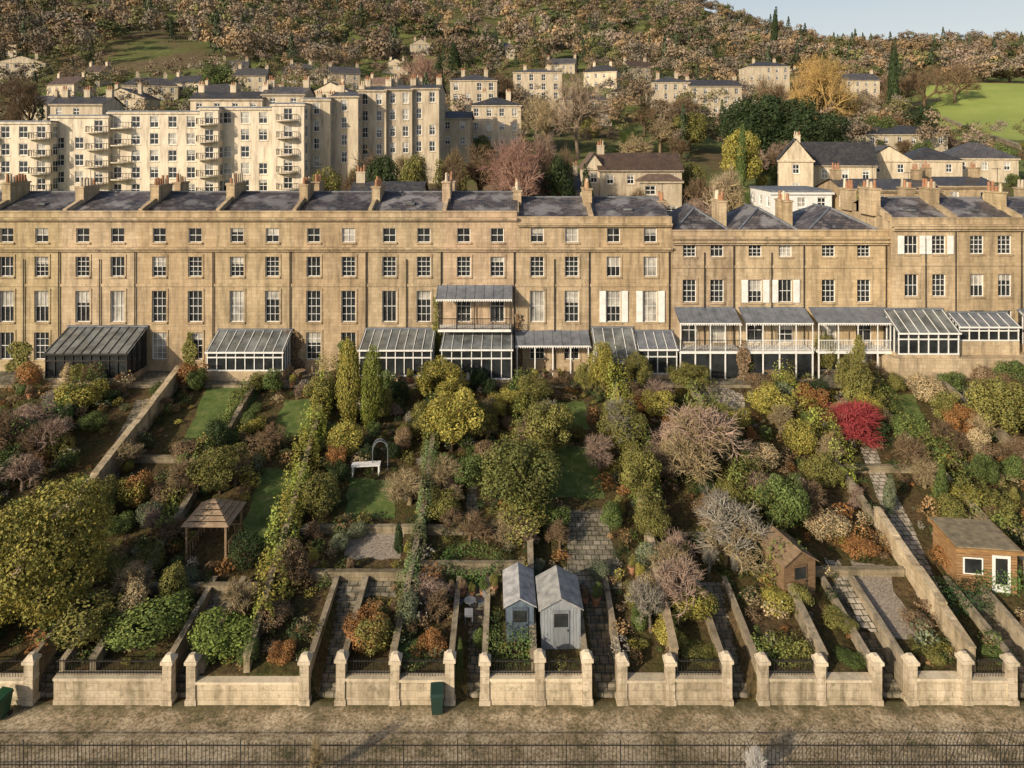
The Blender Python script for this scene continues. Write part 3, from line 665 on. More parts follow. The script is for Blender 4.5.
conserv(xf(46)*.95,xf(128)*.95,60,3.2,z_,9.6,8.2,'iron')
conserv(xf(208)*.965,xf(284)*.965,60,2.4,z_+.3,9.3,8.1,'white')
conserv(xf(360)*.96,xf(432)*.96,60,2.8,z_,9.4,8.4,'white')
conserv(xf(441)*.95,xf(512)*.95,60,3.0,z_,9.3,8.5,'white',.3)
conserv(xf(592),xf(632),60,3.4,z_,9.5,7.6,'white',.3)
conserv(xf(634),xf(672),60,2.0,z_,9.2,8.2,'white',.4,'lead')
conserv(xf(892)*.965,xf(952)*.965,59.3,2.4,7.7,11.3,9.9,'white',.4)
conserv(xf(958)*.965,xf(1018)*.965,59.3,1.6,8.0,11.0,10.2,'white',1.0,'lead')
conserv(xf(1030)*.965,xf(1080)*.965,59.3,2.4,8.0,11.2,10.0,'white',.4)
mb=MB(); mb.box(xf(888)*.96,xf(1150),56.7,59.28,5.2,7.85,'stone'); mb.obj('raised_terrace')
mb=MB(); canopy(mb,xf(438),xf(512),60,13.35,12.4,1.7); 
mb.box(xf(440),xf(511),58.3,59.98,9.6,9.8,'white'); rail(mb,xf(440),xf(511),58.36,9.8,.95,'iron')
for k in range(5):
    x=xf(440)+.1+(xf(511)-xf(440)-.2)*k/4; mb.box(x-.04,x+.04,58.32,58.4,9.8,12.3,'iron')
mb.obj('balcony')
mb=MB(); canopy(mb,xf(515),xf(588),60,9.3,8.5,1.9)
for k in range(5):
    x=xf(517)+(xf(586)-xf(517))*k/4; mb.box(x-.05,x+.05,58.1,58.2,5.69,8.4,'white')
mb.obj('veranda')
def climber(x,y,z0,w,h,col,seed,name='climbing_plant'):
    r=np.random.default_rng(seed); n=int(w*h*260); u=r.uniform(-1,1,n); v=r.uniform(0,1,n)
    ok=np.abs(u)<(1-.5*v+.25*np.sin(v*9+seed)); u=u[ok];v=v[ok]; n=len(u)
    p=np.stack([x+u*w/2,y-r.uniform(.02,.25,n),z0+v*h],1); V,Fc=leaves(p,np.tile((0,-1.,.3),(n,1)),.09,r); c=np.repeat(lcol(n,r),4,0)
    link(bpy.data.objects.new(name,npmesh(name,V,Fc,['leaf'],c)),None,col)
climber(xf(290),60,5.7,2.6,3.6,BR,1); climber(xf(135),60,5.7,2.0,2.8,RU,2); climber(xf(190),60,5.7,1.4,3.4,OL,3); climber(xf(436),59.9,5.7,.9,6.5,OL,4); climber(xf(518),60,5.7,.8,5,BR,5); climber(xf(345),60,5.7,1.5,2.6,GR,6); climber(xf(20),60,5.7,2.5,2.6,OL,7); climber(xf(846),57.9,5.7,1.2,3.8,OL,8); climber(xf(735),57.9,5.7,1.2,3.4,BR,9)
# ------------------------------------------------------------ buildings behind
def roofs(mb,wl,x0,x1,y0,y1,z,h,kind,mat,wm,o=.35):
    if kind=='hip':
        w=x1-x0;dp=y1-y0;m=min(w,dp)/2; A=(x0-o,y0-o,z);B=(x1+o,y0-o,z);C=(x1+o,y1+o,z);D=(x0-o,y1+o,z)
        if w>=dp: q=[(x0+m,(y0+y1)/2,z+h),(x1-m,(y0+y1)/2,z+h)]; mb.poly([A,B,q[1],q[0]],mat);mb.poly([B,C,q[1]],mat);mb.poly([C,D,q[0],q[1]],mat);mb.poly([D,A,q[0]],mat)
        else: q=[((x0+x1)/2,y0+m,z+h),((x0+x1)/2,y1-m,z+h)]; mb.poly([A,B,q[0]],mat);mb.poly([B,C,q[1],q[0]],mat);mb.poly([C,D,q[1]],mat);mb.poly([D,A,q[0],q[1]],mat)
    elif kind=='gx':
        ym=(y0+y1)/2; mb.poly([(x0-o,y0-o,z-.2),(x1+o,y0-o,z-.2),(x1+o,ym,z+h),(x0-o,ym,z+h)],mat); mb.poly([(x0-o,y1+o,z-.2),(x1+o,y1+o,z-.2),(x1+o,ym,z+h),(x0-o,ym,z+h)],mat)
        for x in (x0,x1): wl.poly([(x,y0,z),(x,y1,z),(x,ym,z+h-.15)],wm)
    elif kind=='gy':
        xm=(x0+x1)/2; mb.poly([(x0-o,y0-o,z-.2),(x0-o,y1+o,z-.2),(xm,y1+o,z+h),(xm,y0-o,z+h)],mat); mb.poly([(x1+o,y0-o,z-.2),(x1+o,y1+o,z-.2),(xm,y1+o,z+h),(xm,y0-o,z+h)],mat)
        for y in (y0,y1): wl.poly([(x0,y,z),(x1,y,z),(xm,y,z+h-.15)],wm)
    else:
        mb.box(x0-.1,x1+.1,y0-.1,y1+.1,z,z+.25,'lead')
def villa(px0,px1,yt,Y,depth=9,kind='hip',h=2.2,storeys=3,sp=2.7,mat='slate',wm='stone_lt',rz=0,name='stone_house',ww=1.1,wh=1.6,sh=3.1,chim=2,seed=None,col=None,cornice=True,frame='white',base=None):
    random.seed(seed if seed is not None else int(px0*7+Y))
    x0=(px0-512)*Y/F;x1=(px1-512)*Y/F; zt=CH-(yt-HY)*Y/F; cx=(x0+x1)/2; w=x1-x0; zb=min(-1.0,(base if base is not None else hz(cx,Y)-2)-zt)
    d={'walls':MB(),'windows':MB(),'roof':MB(),'chimney_stack':MB()}; a,b_=-w/2,w/2
    for mp,u0,u1 in ((front(0),a,b_),(right(b_),0,depth),(left(a),0,depth),(back(depth),a,b_)):
        n=max(1,int((u1-u0)/sp)); wins=[]
        for s_ in range(storeys):
            z1=-.7-s_*sh; 
            if z1-wh<zb: break
            for k in range(n):
                c=u0+(u1-u0)*(k+.5)/n
                if random.random()<.93: wins.append((c-ww/2,c+ww/2,z1-wh,z1))
        d['walls'].wall(mp,u0,u1,zb,0,wins,wm)
        for q in wins:
            d['windows'].window(mp,*q,cols=2,rows=2,fw=.11,bw=.06,blind=.3,frame=frame); d['walls'].mbox(mp,q[0]-.1,q[1]+.1,-.1,-.003,q[2]-.15,q[2]-.01,wm)
    if cornice:
        d['walls'].box(a-.25,b_+.25,-.25,-.003,-.32,-.05,wm)
    roofs(d['roof'],d['walls'],a,b_,0,depth,.0,h,kind,mat,wm)
    for i in range(chim):
        cxx=a+w*(i+.5)/chim if chim>1 else a+w*.3
        if kind=='gx': cxx=a+.6+(w-1.2)*(i/(max(1,chim-1)))
        chimney(d['chimney_stack'],cxx,depth*.5,0,h+1.1,1.1,.8,3,wm,'x')
    j=random.uniform(.78,1.03)
    return finish(name,d,col or (j,j*.96,j*.91),(cx,Y,zt),rz,tuple([random.uniform(.7,1.5)]*3))
HX=[]
def apart(px0,px1,yt,Y,balc,seed):
    e=villa(px0,px1,yt,Y,12,'flat',0,5,3.0,'slate','stone_lt',0,'apartment_block',1.5,2.0,2.95,0,seed,(1.2,1.19,1.2))
    mb=MB(); x0=(px0-512)*Y/F;x1=(px1-512)*Y/F;cx=(x0+x1)/2;w=x1-x0
    for bx_ in balc:
        bxx=(bx_-512)*Y/F-cx
        for s_ in range(5):
            z=-2.8-s_*2.95; mb.cyl(bxx,0.2,z-.2,z,1.9,1.9,18,'stone_lt')
            for k in range(13):
                t=math.pi+math.pi*k/12; mb.box(bxx+1.8*math.cos(t)-.03,bxx+1.8*math.cos(t)+.03,.2+1.8*math.sin(t)-.03,.2+1.8*math.sin(t)+.03,z,z+1,'iron')
            for k in range(12):
                t=math.pi+math.pi*k/12;t2=math.pi+math.pi*(k+1)/12; mb.bar((bxx+1.8*math.cos(t),.2+1.8*math.sin(t),z+1),(bxx+1.8*math.cos(t2),.2+1.8*math.sin(t2),z+1),.04,'iron')
    if balc: mb.obj('balconies',e,(1,1,1))
    return e
apart(-40,50,122,116,[40,-10],1); apart(50,108,116,118,[97],2); apart(108,200,112,119,[122],3); apart(200,218,108,117,[207],4); apart(218,272,108,119,[],5); apart(272,304,104,117,[287],6)
villa(50,102,104,124,7,'gx',1.6,1,3,'slate',chim=3,name='rooftop_storey',base=27,wh=1.3)
villa(190,262,99,124,7,'gx',1.6,1,3,'slate',chim=3,name='rooftop_storey',base=27,wh=1.3)
villa(262,304,94,125,7,'gx',1.6,1,3,'slate',chim=2,name='rooftop_storey',base=27,wh=1.3)
villa(303,330,99,121,12,'flat',0,4,2.6,name='stone_townhouse',wm='stone_lt',wh=2,chim=2)
villa(330,358,96,123,12,'gx',1.2,4,2.6,name='stone_townhouse',wm='stone_lt',wh=2,chim=2)
villa(358,386,90,127,12,'gx',1.2,4,2.4,name='stone_townhouse',wm='stone_lt',wh=2)
villa(386,412,89,128,12,'gx',1.2,4,2.4,name='stone_townhouse',wm='stone_lt',wh=2)
villa(412,439,88,129,12,'gx',1.2,4,2.4,name='stone_townhouse',wm='stone_lt',wh=2)
villa(440,470,118,140,9,'gx',1.6,2,2.6)
villa(470,521,105,150,10,'hip',2,3,2.8,wh=1.8)
villa(450,497,80,190,11,'hip',2,3,3.2,wh=2.2,ww=1.3); villa(513,562,72,230,12,'hip',1.5,3,3.4,wh=2.2,ww=1.4)
villa(560,612,100,200,11,'hip',2.4,2,3.2,wh=1.8)
villa(610,640,92,240,10,'hip',2.4,2,3.2,wh=1.8,mat='tile'); villa(652,690,82,232,12,'hip',2.4,3,3.2,wh=2.0); villa(690,742,86,230,12,'gx',2.6,3,3.2,wh=2.0)
villa(748,790,66,300,12,'hip',2.5,2,3.4,wh=2.2); villa(845,880,80,300,12,'gx',3.5,2,3.4,wh=2)
villa(600,682,170,106,8,'gx',2.6,3,2.7,'tile',chim=1,name='gabled_house',wh=1.5); villa(640,682,181,103.5,3,'hip',1.0,2,2.6,'tile',chim=0,name='bay_wing',ww=1.6,wh=1.4)
villa(584,604,168,107,6,'gy',2.4,2,2.4,'tile',chim=0,name='gabled_wing')
villa(505,580,190,100,7,'gx',2.2,2,2.8,'slate',chim=2)
villa(798,872,165,118,11,'gx',4.0,2,3.0,'slate',chim=1,name='large_stone_house',rz=-.35,wh=1.7); villa(780,812,160,114,10,'gy',3.6,2,3.0,'slate',chim=0,name='gabled_wing',rz=-.35)
villa(868,910,160,122,9,'gy',2.6,2,3,'slate',chim=0,name='stone_house',rz=-.3)
villa(912,960,160,128,10,'hip',2.4,2,3.4,'slate',chim=0,name='bungalow',rz=-.2); villa(955,1015,158,130,10,'hip',3.0,2,3.4,'slate',chim=0,name='bungalow',rz=-.2)
villa(866,948,134,165,12,'hip',2.2,1,3.2,'slate',chim=0,name='bungalow'); villa(772,832,192,88,8,'flat',0,1,2.2,wm='white',chim=0,name='white_studio',wh=1.3)
villa(846,940,190,86,8,'gx',1.2,2,2.6,'slate',wm='stone',chim=2); villa(940,1000,186,88,8,'gx',1.0,2,2.6,'slate',wm='stone',chim=2)
villa(350,420,196,84,7,'gx',1.6,1,2.6,'slate',chim=1)
hh=[(20,66,44),(60,92,40),(150,90,50),(185,84,40),(215,98,44),(250,82,30),(300,72,36),(28,112,44),(90,75,24),(395,62,26),(440,22,18),(330,96,36),(120,108,50),(560,62,30),(600,76,34),(640,70,26),(700,66,26),(860,96,30),(380,88,34),(505,48,20),(850,58,20),(10,45,18),(345,78,30),(235,66,24),(420,44,20),(790,74,24),(745,90,28),(270,100,30)]
for i,(px,py,w) in enumerate(hh):
    x,y,z=P(px,py+12,135); wm_=w*y/F; zt=z+random.Random(i+5).choice((4.5,5.5,6.5)); HX.append((x,y,wm_))
    ytp=HY+(CH-zt)*F/y
    villa(px-w/2,px+w/2,ytp,y,8,random.Random(i).choice(['hip','gx','gx','gy']),3,2,3,random.Random(i+9).choice(['slate','slate','tile']),chim=2,rz=random.Random(i).uniform(-.5,.4),wh=1.8,seed=i,wm='stone_lt')
# ------------------------------------------------------------ forest on the hill
rng=np.random.default_rng(77)
def far_proto(n,size,seed,con=False,asp=.35):
    r=np.random.default_rng(seed); m=9
    if con:
        zz=r.uniform(0.02,1,n); a=r.uniform(0,6.28,n); q=((1-zz)*.33+.03)*r.uniform(.6,1.1,n); p=np.stack([np.cos(a)*q,np.sin(a)*q,zz],1); d=np.stack([np.cos(a),np.sin(a),.4+0*a],1); lb=np.ones(n)
    else:
        C=rdir(m,r)*r.uniform(.15,.32,(m,1))*np.array((1,1,1.0))+np.array((0,0,.6)); R=r.uniform(.16,.24,m); k=r.integers(m,size=n)
        d=rdir(n,r); d[:,2]=np.abs(d[:,2])*.9+d[:,2]*.1; p=C[k]+d*(R[k]*r.uniform(.5,1.2,n))[:,None]; lb=r.uniform(.88,1.12,m)[k]
    V,Fc=leaves(p,d,size,r,.3,asp); c=np.repeat(r.uniform(.9,1.1,n)*lb,4)
    return V,c
pr_near=[far_proto(460,.036,s,False,.5) for s in range(5)]; pr_far=[far_proto(230,.05,s+10,False,.6) for s in range(5)]; pr_con=[far_proto(260,.045,s+20,True,.6) for s in range(2)]
def clear(x,y):
    if 200<y<352 and .58<x/y<1.3: return True
    for (a,b_,w) in HX:
        if -12<y-b_<w*.7+4 and abs(x-a*y/b_)<w*.45: return True
    return False
VV=[];CC=[]
pal=[((.23,.17,.11),6),((.30,.205,.11),3),((.21,.175,.13),5),((.25,.185,.14),2),((.17,.16,.065),3),((.075,.09,.035),2)]
pc=np.array([p[0] for p in pal]);pw=np.array([p[1] for p in pal],float);pw/=pw.sum()
cnt=0
def addt(pro,x,y,z,w,h,c):
    V,b_=pro; a=rng.uniform(0,6.28); ca,sa=math.cos(a),math.sin(a)
    Q=np.stack([(V[:,0]*ca-V[:,1]*sa)*w+x,(V[:,0]*sa+V[:,1]*ca)*w+y,V[:,2]*h+z-.3],1)
    VV.append(Q.astype(np.float32));CC.append((b_[:,None]*c[None]).astype(np.float32))
tries=0
while cnt<5200 and tries<20000:
    tries+=1
    y=150+ (rng.uniform(0,1)**.75)*600; x=rng.uniform(-.84,.84)*y
    if clear(x,y): continue
    op=math.sin(x*.021+2)*math.cos(y*.019+.5)+.4*math.sin(x*.05+y*.04)
    if y<330 and op>.75 and rng.uniform()<.75: continue
    if 250<y<520 and op<-.95: continue
    sz=rng.uniform(0,1)**2
    h=(5+7*sz) if y<300 else (8+11*sz); w=h*rng.uniform(.7,1.1)
    c=pc[rng.choice(len(pc),p=pw)]*rng.uniform(.75,1.15)*(1+.25*math.sin(x*.03+y*.017))
    z=hz(x,y)
    if rng.uniform()<.06: addt(pr_con[rng.integers(2)],x,y,z,h*.7,h*1.2,np.array((.045,.06,.03))*rng.uniform(.8,1.5))
    else: addt((pr_near if y<330 else pr_far)[rng.integers(5)],x,y,z,w,h,c)
    cnt+=1
V=np.vstack(VV);C=np.vstack(CC); link(bpy.data.objects.new('distant_woodland',npmesh('distant_woodland',V,np.arange(len(V)).reshape(-1,4),['leaf'],C)))
random.seed(5)
def mt(kind,px,yb,yt,w,col,Y): 
    x=(px-512)*Y/F; z=hz(x,Y); zt=CH-(yt-HY)*Y/F; plant(kind,x,Y,z,w*Y/F,zt-z,col)
MT=[('bigbare',528,0,128,90,(.36,.22,.165),94),('bigbare',522,0,132,74,(.36,.21,.165),95),('bigbare',536,0,134,70,(.33,.21,.155),96),('bigbare',578,0,70,70,(.36,.27,.19),150),('bigbare',548,0,90,50,ST,150),('tree',412,0,148,36,OL,95),('tree',386,0,150,40,DG,100),('twiggy',375,0,142,50,BR,104),('bigbare',355,0,160,40,BR,92),
('tree',450,0,150,40,OL,110),('twiggy',480,0,140,60,BR,115),('cone',592,0,162,24,DG,90),('tree',775,0,90,96,DG,150),('bush',765,0,102,70,DG,145),('tree',740,0,98,60,DG,150),('tree',815,0,106,76,DG,140),('tree',742,0,125,44,YG,118),('cone',738,0,122,18,GR,116),
('twiggy',718,0,160,50,(.37,.29,.19),96),('twiggy',735,0,168,44,ST,94),('twiggy',700,0,172,40,BR,98),('bigbare',815,0,48,74,(.46,.31,.12),200),('bigbare',820,0,50,70,(.42,.29,.11),202),('bigbare',770,0,72,50,BR,190),('cone',894,0,40,18,DG,280),('bigbare',925,0,62,50,BR,300),('bigbare',955,0,60,50,BR,310),
('bigbare',900,0,70,50,BR,300),('bigbare',985,0,70,40,ST,370),('bigbare',1010,0,66,40,BR,370),('cone',772,0,6,12,DG,480),('cone',455,0,40,22,DG,300),('cone',440,0,50,16,DG,260),('tree',220,0,62,40,GR,230),('bigbare',425,0,48,54,(.34,.22,.16),220),('bigbare',30,0,70,60,BR,170),
('tree',85,0,88,30,GR,160),('bigbare',10,0,95,40,BR,140),('tree',620,0,142,34,DG,130),('twiggy',640,0,130,50,ST,130),('bush',690,0,160,40,OL,112),('tree',920,0,104,40,DG,175),('bush',905,0,106,50,BR,180),('bush',1005,0,142,30,GR,135),('bigbare',680,0,92,50,BR,180),('bigbare',500,0,70,50,BR,210),
('tree',860,0,180,30,OL,84),('bush',1010,0,180,30,GR,84),('tree',690,0,110,40,OL,160),('twiggy',660,0,118,40,ST,160),('bigbare',850,0,90,50,ST,210),('tree',880,0,112,36,GR,172),('bigbare',455,0,140,50,BR,98),('bigbare',570,0,140,50,BR,98),('tree',560,0,150,40,DG,96)]
for q in MT: mt(*q)
for i in range(190):
    Y=random.uniform(78,230); px=random.uniform(305,1060); x=(px-512)*Y/F
    k=random.choice(['bush','twiggy','tree','twiggy','bigbare','tree']); z=hz(x,Y); h=random.uniform(2.5,6.5) if k!='bigbare' else random.uniform(6,9)
    if Y<130 and px>780: h=min(h,3)
    if px>930 and Y>195: continue
    plant(k,x,Y,z,h*random.uniform(.8,1.1),h,random.choice([OL,DG,GR,OL,GR] if k in('bush','tree') else [BR,ST,PK,BR]))
# ------------------------------------------------------------ garden buildings & furniture
def gable_shed(name,px,py,w,dp,h,rh,wall,roof,col=(1,1,1),rcol=(1.3,1.3,1.35),rz=0):
    x,y,z=P(px,py); e=empty(name,(x,y,z),rz); wl=MB();rf=MB();dr=MB()
    wl.box(-w/2,w/2,0,dp,-.3,h,wall)
    for yy in (0,dp): wl.poly([(-w/2,yy,h),(w/2,yy,h),(0,yy,h+rh)],wall)
    k=-w/2
    while k<w/2: wl.box(k,k+.015,-.012,-.001,0,h,wall); k+=.14
    o=.14
    for s_ in (-1,1):
        rf.hexa([(s_*(w/2+o),-o,h-rh*o/(w/2)),(0,-o,h+rh),(0,dp+o,h+rh),(s_*(w/2+o),dp+o,h-rh*o/(w/2)),(s_*(w/2+o),-o,h-rh*o/(w/2)+.06),(0,-o,h+rh+.06),(0,dp+o,h+rh+.06),(s_*(w/2+o),dp+o,h-rh*o/(w/2)+.06)],roof)
    dr.box(-.4,.4,-.05,-.013,.02,h-.12,wall); dr.box(-.34,.34,-.06,-.051,h*.55,h-.25,'glass'); dr.box(.3,.34,-.09,-.061,h*.45,h*.5,'iron')
    wl.obj('walls',e,col); rf.obj('roof',e,rcol); dr.obj('door',e,tuple(c*.7 for c in col)); EX.append((x-w/2-.3,x+w/2+.3,y-.6,y+dp)); return e
gable_shed('garden_shed',561,650,1.9,2.3,2.0,.5,'greywood','felt',(.9,.9,.9),(1.7,1.7,1.7),rz=.03)
gable_shed('garden_shed',520,643,1.35,2.6,1.8,.35,'greywood','felt',(.38,.46,.55),(2.0,2.0,2.1),rz=.03)
gable_shed('timber_shed',800,600,1.9,2.2,1.9,.6,'wood','wood',(.8,.75,.7),(.9,.9,.9),rz=.25)
x,y,z=P(207,560); y+=1.0; e=empty('gazebo',(x,y,z)); mb=MB(); EX.append((x-1.4,x+1.4,y-1.6,y+1.4))
for sx in (-1,1):
    for sy in (-1,1): mb.box(sx*1.1-.06,sx*1.1+.06,sy*1.1-.06,sy*1.1+.06,-.3,2.0,'wood')
for (a,b_,c,d) in ((-1.1,1.1,-1.13,-1.07),(-1.1,1.1,1.07,1.13),(-1.13,-1.07,-1.1,1.1),(1.07,1.13,-1.1,1.1)): 
    mb.box(a,b_,c,d,1.85,2.02,'wood'); 
    if c!=-1.13: mb.box(a,b_,c,d,.75,.85,'wood')
for k in range(7):
    t=-1.05+2.1*k/6; mb.box(t-.02,t+.02,1.08,1.12,0,.75,'wood'); mb.box(-1.12,-1.08,t-.02,t+.02,0,.75,'wood'); mb.box(1.08,1.12,t-.02,t+.02,0,.75,'wood')
mb.obj('posts',e,(1,1,1)); mb=MB()
for a,b_ in (((-1.35,-1.35),(1.35,-1.35)),((1.35,-1.35),(1.35,1.35)),((1.35,1.35),(-1.35,1.35)),((-1.35,1.35),(-1.35,-1.35))):
    for k in range(5):
        t0=k/5;t1=(k+1)/5; z0=1.95+.95*t0+.05;z1=1.95+.95*t1
        mb.poly([(a[0]*(1-t0),a[1]*(1-t0),z0),(b_[0]*(1-t0),b_[1]*(1-t0),z0),(b_[0]*(1-t1),b_[1]*(1-t1),z1),(a[0]*(1-t1),a[1]*(1-t1),z1)],'wood')
mb.obj('roof',e,(1.3,1.35,1.4))
x,y,z=P(987,592); e=empty('garden_room',(x,y,z),-.12); EX.append((x-1.7,x+1.7,y-.8,y+2.6)); mb=MB(); mb.box(-1.5,1.5,0,2.6,-.4,2.2,'wood'); k=-.3
while k<2.2: mb.box(-1.51,1.51,-.015,-.001,k,k+.012,'iron'); k+=.15
mb.obj('walls',e,(1.3,1.1,.85)); mb=MB(); mb.box(-1.7,1.7,-.3,2.8,2.2,2.38,'wood'); mb.box(-1.6,1.6,-.2,2.7,2.383,2.43,'felt'); mb.obj('roof',e,(1.3,1.1,.75))
mb=MB(); mb.box(.25,1.15,-.06,-.016,.05,2.0,'white'); mb.box(.4,1.0,-.07,-.061,.5,1.85,'glass'); mb.box(-1.2,-.2,-.05,-.016,.9,1.8,'white'); mb.box(-1.12,-.28,-.06,-.051,.97,1.73,'glass'); mb.obj('door_and_window',e)
# ------------------------------------------------------------ garden border plants (one mass) + medium shrubs
rng=np.random.default_rng(99); VV=[];CC=[]
def small_proto(n,seed):
    r=np.random.default_rng(seed); V,Fc,c,_,_=crown(r,n,6,.055,0,1,.5,(.2,.32)); return V,c
sp=[small_proto(190,s) for s in range(5)]
gp=np.array([OL,OL,GR,GR,GG,BR,BR,RU,ST,DG,DG,YG,GY,(.27,.17,.08)])
n=0
for _ in range(9000):
    x=rng.uniform(-42,42); y=rng.uniform(32.1,56.6)
    if any(a<x<b_ and c<y<d for a,b_,c,d in EX): continue
    cl=math.sin(x*1.1)+math.sin(y*.8+x*.3)+rng.normal()*.5
    if cl<-.9: continue
    w=rng.uniform(.35,1.2)*(.8 if rng.uniform()<.7 else 1.4); h=w*rng.uniform(.45,.95)
    V,c=sp[rng.integers(5)]; a=rng.uniform(0,6.28); ca,sa=math.cos(a),math.sin(a)
    col=gp[rng.integers(len(gp))]*rng.uniform(.6,1.2)
    VV.append(np.stack([(V[:,0]*ca-V[:,1]*sa)*w+x,(V[:,0]*sa+V[:,1]*ca)*w+y,V[:,2]*h+gz(y)],1)); CC.append(c*col[None]); n+=1
    if n>2700: break
V=np.vstack(VV);C=np.vstack(CC); link(bpy.data.objects.new('garden_border_plants',npmesh('garden_border_plants',V,np.arange(len(V)).reshape(-1,4),['leaf'],C)))
random.seed(31); n=0
while n<320:
    x=random.uniform(-42,42); y=random.uniform(32.8,57.2); w=random.choice((.9,1.2,1.5,1.9,2.4))*random.uniform(.8,1.1)
    if any(a-w*.3<x<b_+w*.3 and c-w*.6<y<d+w*.2 for a,b_,c,d in EX): continue
    h=w*random.uniform(.7,1.3); n+=1
    if y>50: h=min(h,2.0)
    k=random.choice(['bush','bush','tree','twiggy','twiggy','bush'])
    if k=='twiggy': w*=1.3; h*=1.2
    plant(k,x,y,gz(y),w,h,random.choice([OL,YG,OL,GR,GR,BR,RU,ST,GG,DG,DG] if k!='twiggy' else [ST,PK,GY,BR,BR]))
def bin_(x,y,z,col,rz):
    mb=MB(); mb.hexa([(-.22,-.24,.08),(.22,-.24,.08),(.22,.24,.08),(-.22,.24,.08),(-.29,-.34,.98),(.29,-.34,.98),(.29,.36,.98),(-.29,.36,.98)],'binm')
    mb.hexa([(-.31,-.38,.98),(.31,-.38,.98),(.31,.36,.98),(-.31,.36,.98),(-.27,-.3,1.05),(.27,-.3,1.05),(.28,.36,1.1),(-.28,.36,1.1)],'binm')
    mb.box(-.27,.27,.36,.42,.92,.97,'iron')
    for sx in (-.24,.24): mb.bar((sx-.03,.26,.1),(sx+.03,.26,.1),.1,'iron')
    mb.obj('wheelie_bin',None,col,(x,y,z),rz)
bin_(-3.4,31.0,0.01,(1.1,1,1.1),.1); bin_(-23.0,30.7,0.01,(1,1.4,1),-.2)
def pot(px,py,r=.22,pl_=True):
    x,y,z=P(px,py); e=empty('plant_pot',(x,y,z)); mb=MB(); mb.cyl(0,0,0,r*1.6,r*.7,r,10,'terra'); mb.cyl(0,0,r*1.6,r*1.85,r*1.12,r*1.12,10,'terra'); mb.obj('pot',e)
    o=bpy.data.objects.new('plant',random.choice(PR['bush'])); o.scale=(r*3,r*3,r*3.2); o.location=(0,0,r*1.6); link(o,e,random.choice([OL,GR,YG,BR]))
for q in [(452,596),(462,598),(472,598),(484,598),(494,594),(636,600),(640,585),(632,575),(300,580),(313,572),(585,604),(596,606),(400,385),(410,384),(535,384),(560,380),(690,380),(700,384),(300,380),(292,388),(545,378),(620,384),(770,384),(30,400),(350,575)]: pot(*q,r=random.uniform(.16,.27))
def table(px,py,w=.6,mat='white',round_=True,long=0,chairs=3):
    x,y,z=P(px,py) if py>385 else ((px-512)*58/F,58,5.69)
    mb=MB()
    if round_: mb.cyl(0,0,.7,.74,w,w,18,mat); mb.cyl(0,0,.0,.7,.04,.04,8,mat); mb.cyl(0,0,0,.04,.28,.22,12,mat)
    else:
        mb.box(-long/2,long/2,-w,w,.7,.75,mat)
        for sx in (-1,1):
            for sy in (-1,1): mb.box(sx*(long/2-.1)-.04,sx*(long/2-.1)+.04,sy*(w-.08)-.04,sy*(w-.08)+.04,0,.7,mat)
    mb.obj('garden_table',loc=(x,y,z),rz=.1)
    for k in range(chairs):
        a=k*2.1+.5; c=MB(); c.box(-.21,.21,-.21,.21,.42,.46,mat); c.box(-.21,.21,.19,.22,.5,.88,mat)
        for sx in (-.18,.18):
            for sy in (-.18,.18): c.box(sx-.02,sx+.02,sy-.02,sy+.02,0,.42,mat)
            c.box(sx-.02,sx+.02,.19,.22,.46,.5,mat)
        rr=w+.35; c.obj('garden_chair',loc=(x+rr*math.cos(a),y+rr*math.sin(a)*1.0,z),rz=a-math.pi/2)
table(366,476,.35,'white',False,1.9,0); table(470,616,.3,'lead'); table(470,380,.45,'white'); table(400,380,.5,'iron'); table(555,380,.5,'wood'); table(300,382,.45,'wood'); table(700,380,.5,'iron'); table(640,382,.5,'iron'); table(770,380,.5,'wood')
x,y,z=P(380,472); mb=MB(); pr=None
for k in range(13):
    t=math.pi*k/12; q=(.5*math.cos(t),0,1.4+.7*math.sin(t))
    if pr: 
        for yy in (-.2,.2): mb.bar((pr[0],yy,pr[2]),(q[0],yy,q[2]),.025,'lead')
        mb.bar((q[0],-.2,q[2]),(q[0],.2,q[2]),.02,'lead')
    pr=q
for sx in (-.5,.5):
    for yy in (-.2,.2): mb.box(sx-.025,sx+.025,yy-.025,yy+.025,-.1,1.4,'lead')
    for k in range(5): mb.box(sx-.015,sx+.015,-.2,.2,.28*k+.1,.28*k+.13,'lead')
mb.obj('garden_arch',loc=(x,y,z),rz=.2)
mb=MB(); 
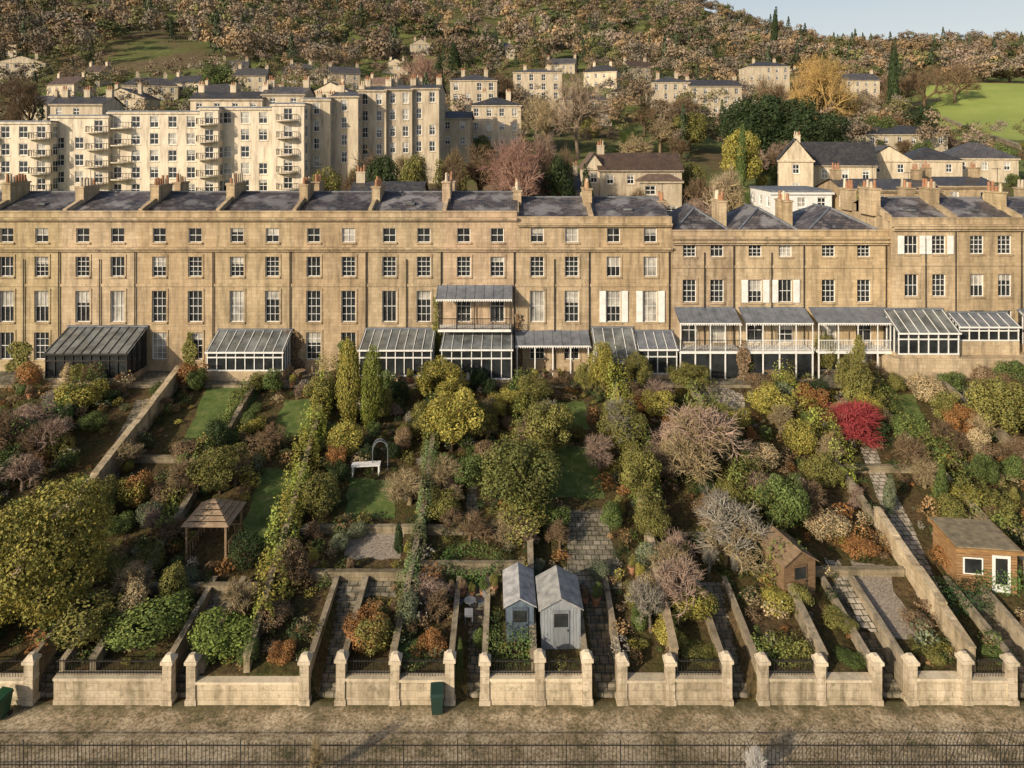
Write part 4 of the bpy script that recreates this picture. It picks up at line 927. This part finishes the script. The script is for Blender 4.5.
for a,b_ in (((P(940,100,140)[:2]),(P(905,108,140)[:2])),((P(1023,150,140)[:2]),(P(945,120,140)[:2]))):
    n=14
    for k in range(n):
        t0=k/n;t1=(k+1)/n; xa=a[0]+(b_[0]-a[0])*t0;ya=a[1]+(b_[1]-a[1])*t0;xb=a[0]+(b_[0]-a[0])*t1;yb=a[1]+(b_[1]-a[1])*t1
        mb.bar((xa,ya,hz(xa,ya)+.5),(xb,yb,hz(xb,yb)+.5),.6,'wallstone')
mb.obj('field_wall')
# ------------------------------------------------------------ light, sky, camera
az=math.radians(45); el=math.radians(22)
d=Vector((math.sin(az)*math.cos(el),math.cos(az)*math.cos(el),-math.sin(el)))
sd=bpy.data.lights.new('sun','SUN'); sd.energy=5.0; sd.angle=math.radians(.5); sd.color=(1,.86,.66)
so=bpy.data.objects.new('sun',sd); so.rotation_euler=d.to_track_quat('-Z','Y').to_euler(); so.location=(-60,-60,80); S.collection.objects.link(so)
w=bpy.data.worlds.new('World'); S.world=w; w.use_nodes=True; n=w.node_tree.nodes; l=w.node_tree.links
sk=n.new('ShaderNodeTexSky'); sk.sky_type='NISHITA'; sk.sun_disc=False; sk.sun_elevation=el; sk.sun_rotation=math.atan2(-math.sin(az),-math.cos(az)); sk.dust_density=3.0
tc=n.new('ShaderNodeTexCoord'); sx=n.new('ShaderNodeSeparateXYZ'); l.new(tc.outputs['Generated'],sx.inputs[0])
mr=n.new('ShaderNodeMapRange'); mr.inputs[1].default_value=.10; mr.inputs[2].default_value=.34; mr.inputs[3].default_value=.85; mr.inputs[4].default_value=0.0; l.new(sx.outputs[2],mr.inputs[0])
hc=mixc(n,l,mr.outputs[0],sk.outputs[0],(6.3,6.6,6.6))
bg=n['Background']; l.new(hc,bg.inputs['Color']); bg.inputs['Strength'].default_value=.12
cam=bpy.data.cameras.new('camera'); cam.lens=24.0; cam.sensor_width=36; cam.shift_y=-(384-HY)/1024; cam.clip_end=8000; cam.clip_start=.5
co=bpy.data.objects.new('camera',cam); co.location=(0,0,CH); co.rotation_euler=(math.radians(90),0,0); S.collection.objects.link(co); S.camera=co
S.view_settings.view_transform='Standard'; S.view_settings.look='None'; S.view_settings.exposure=0
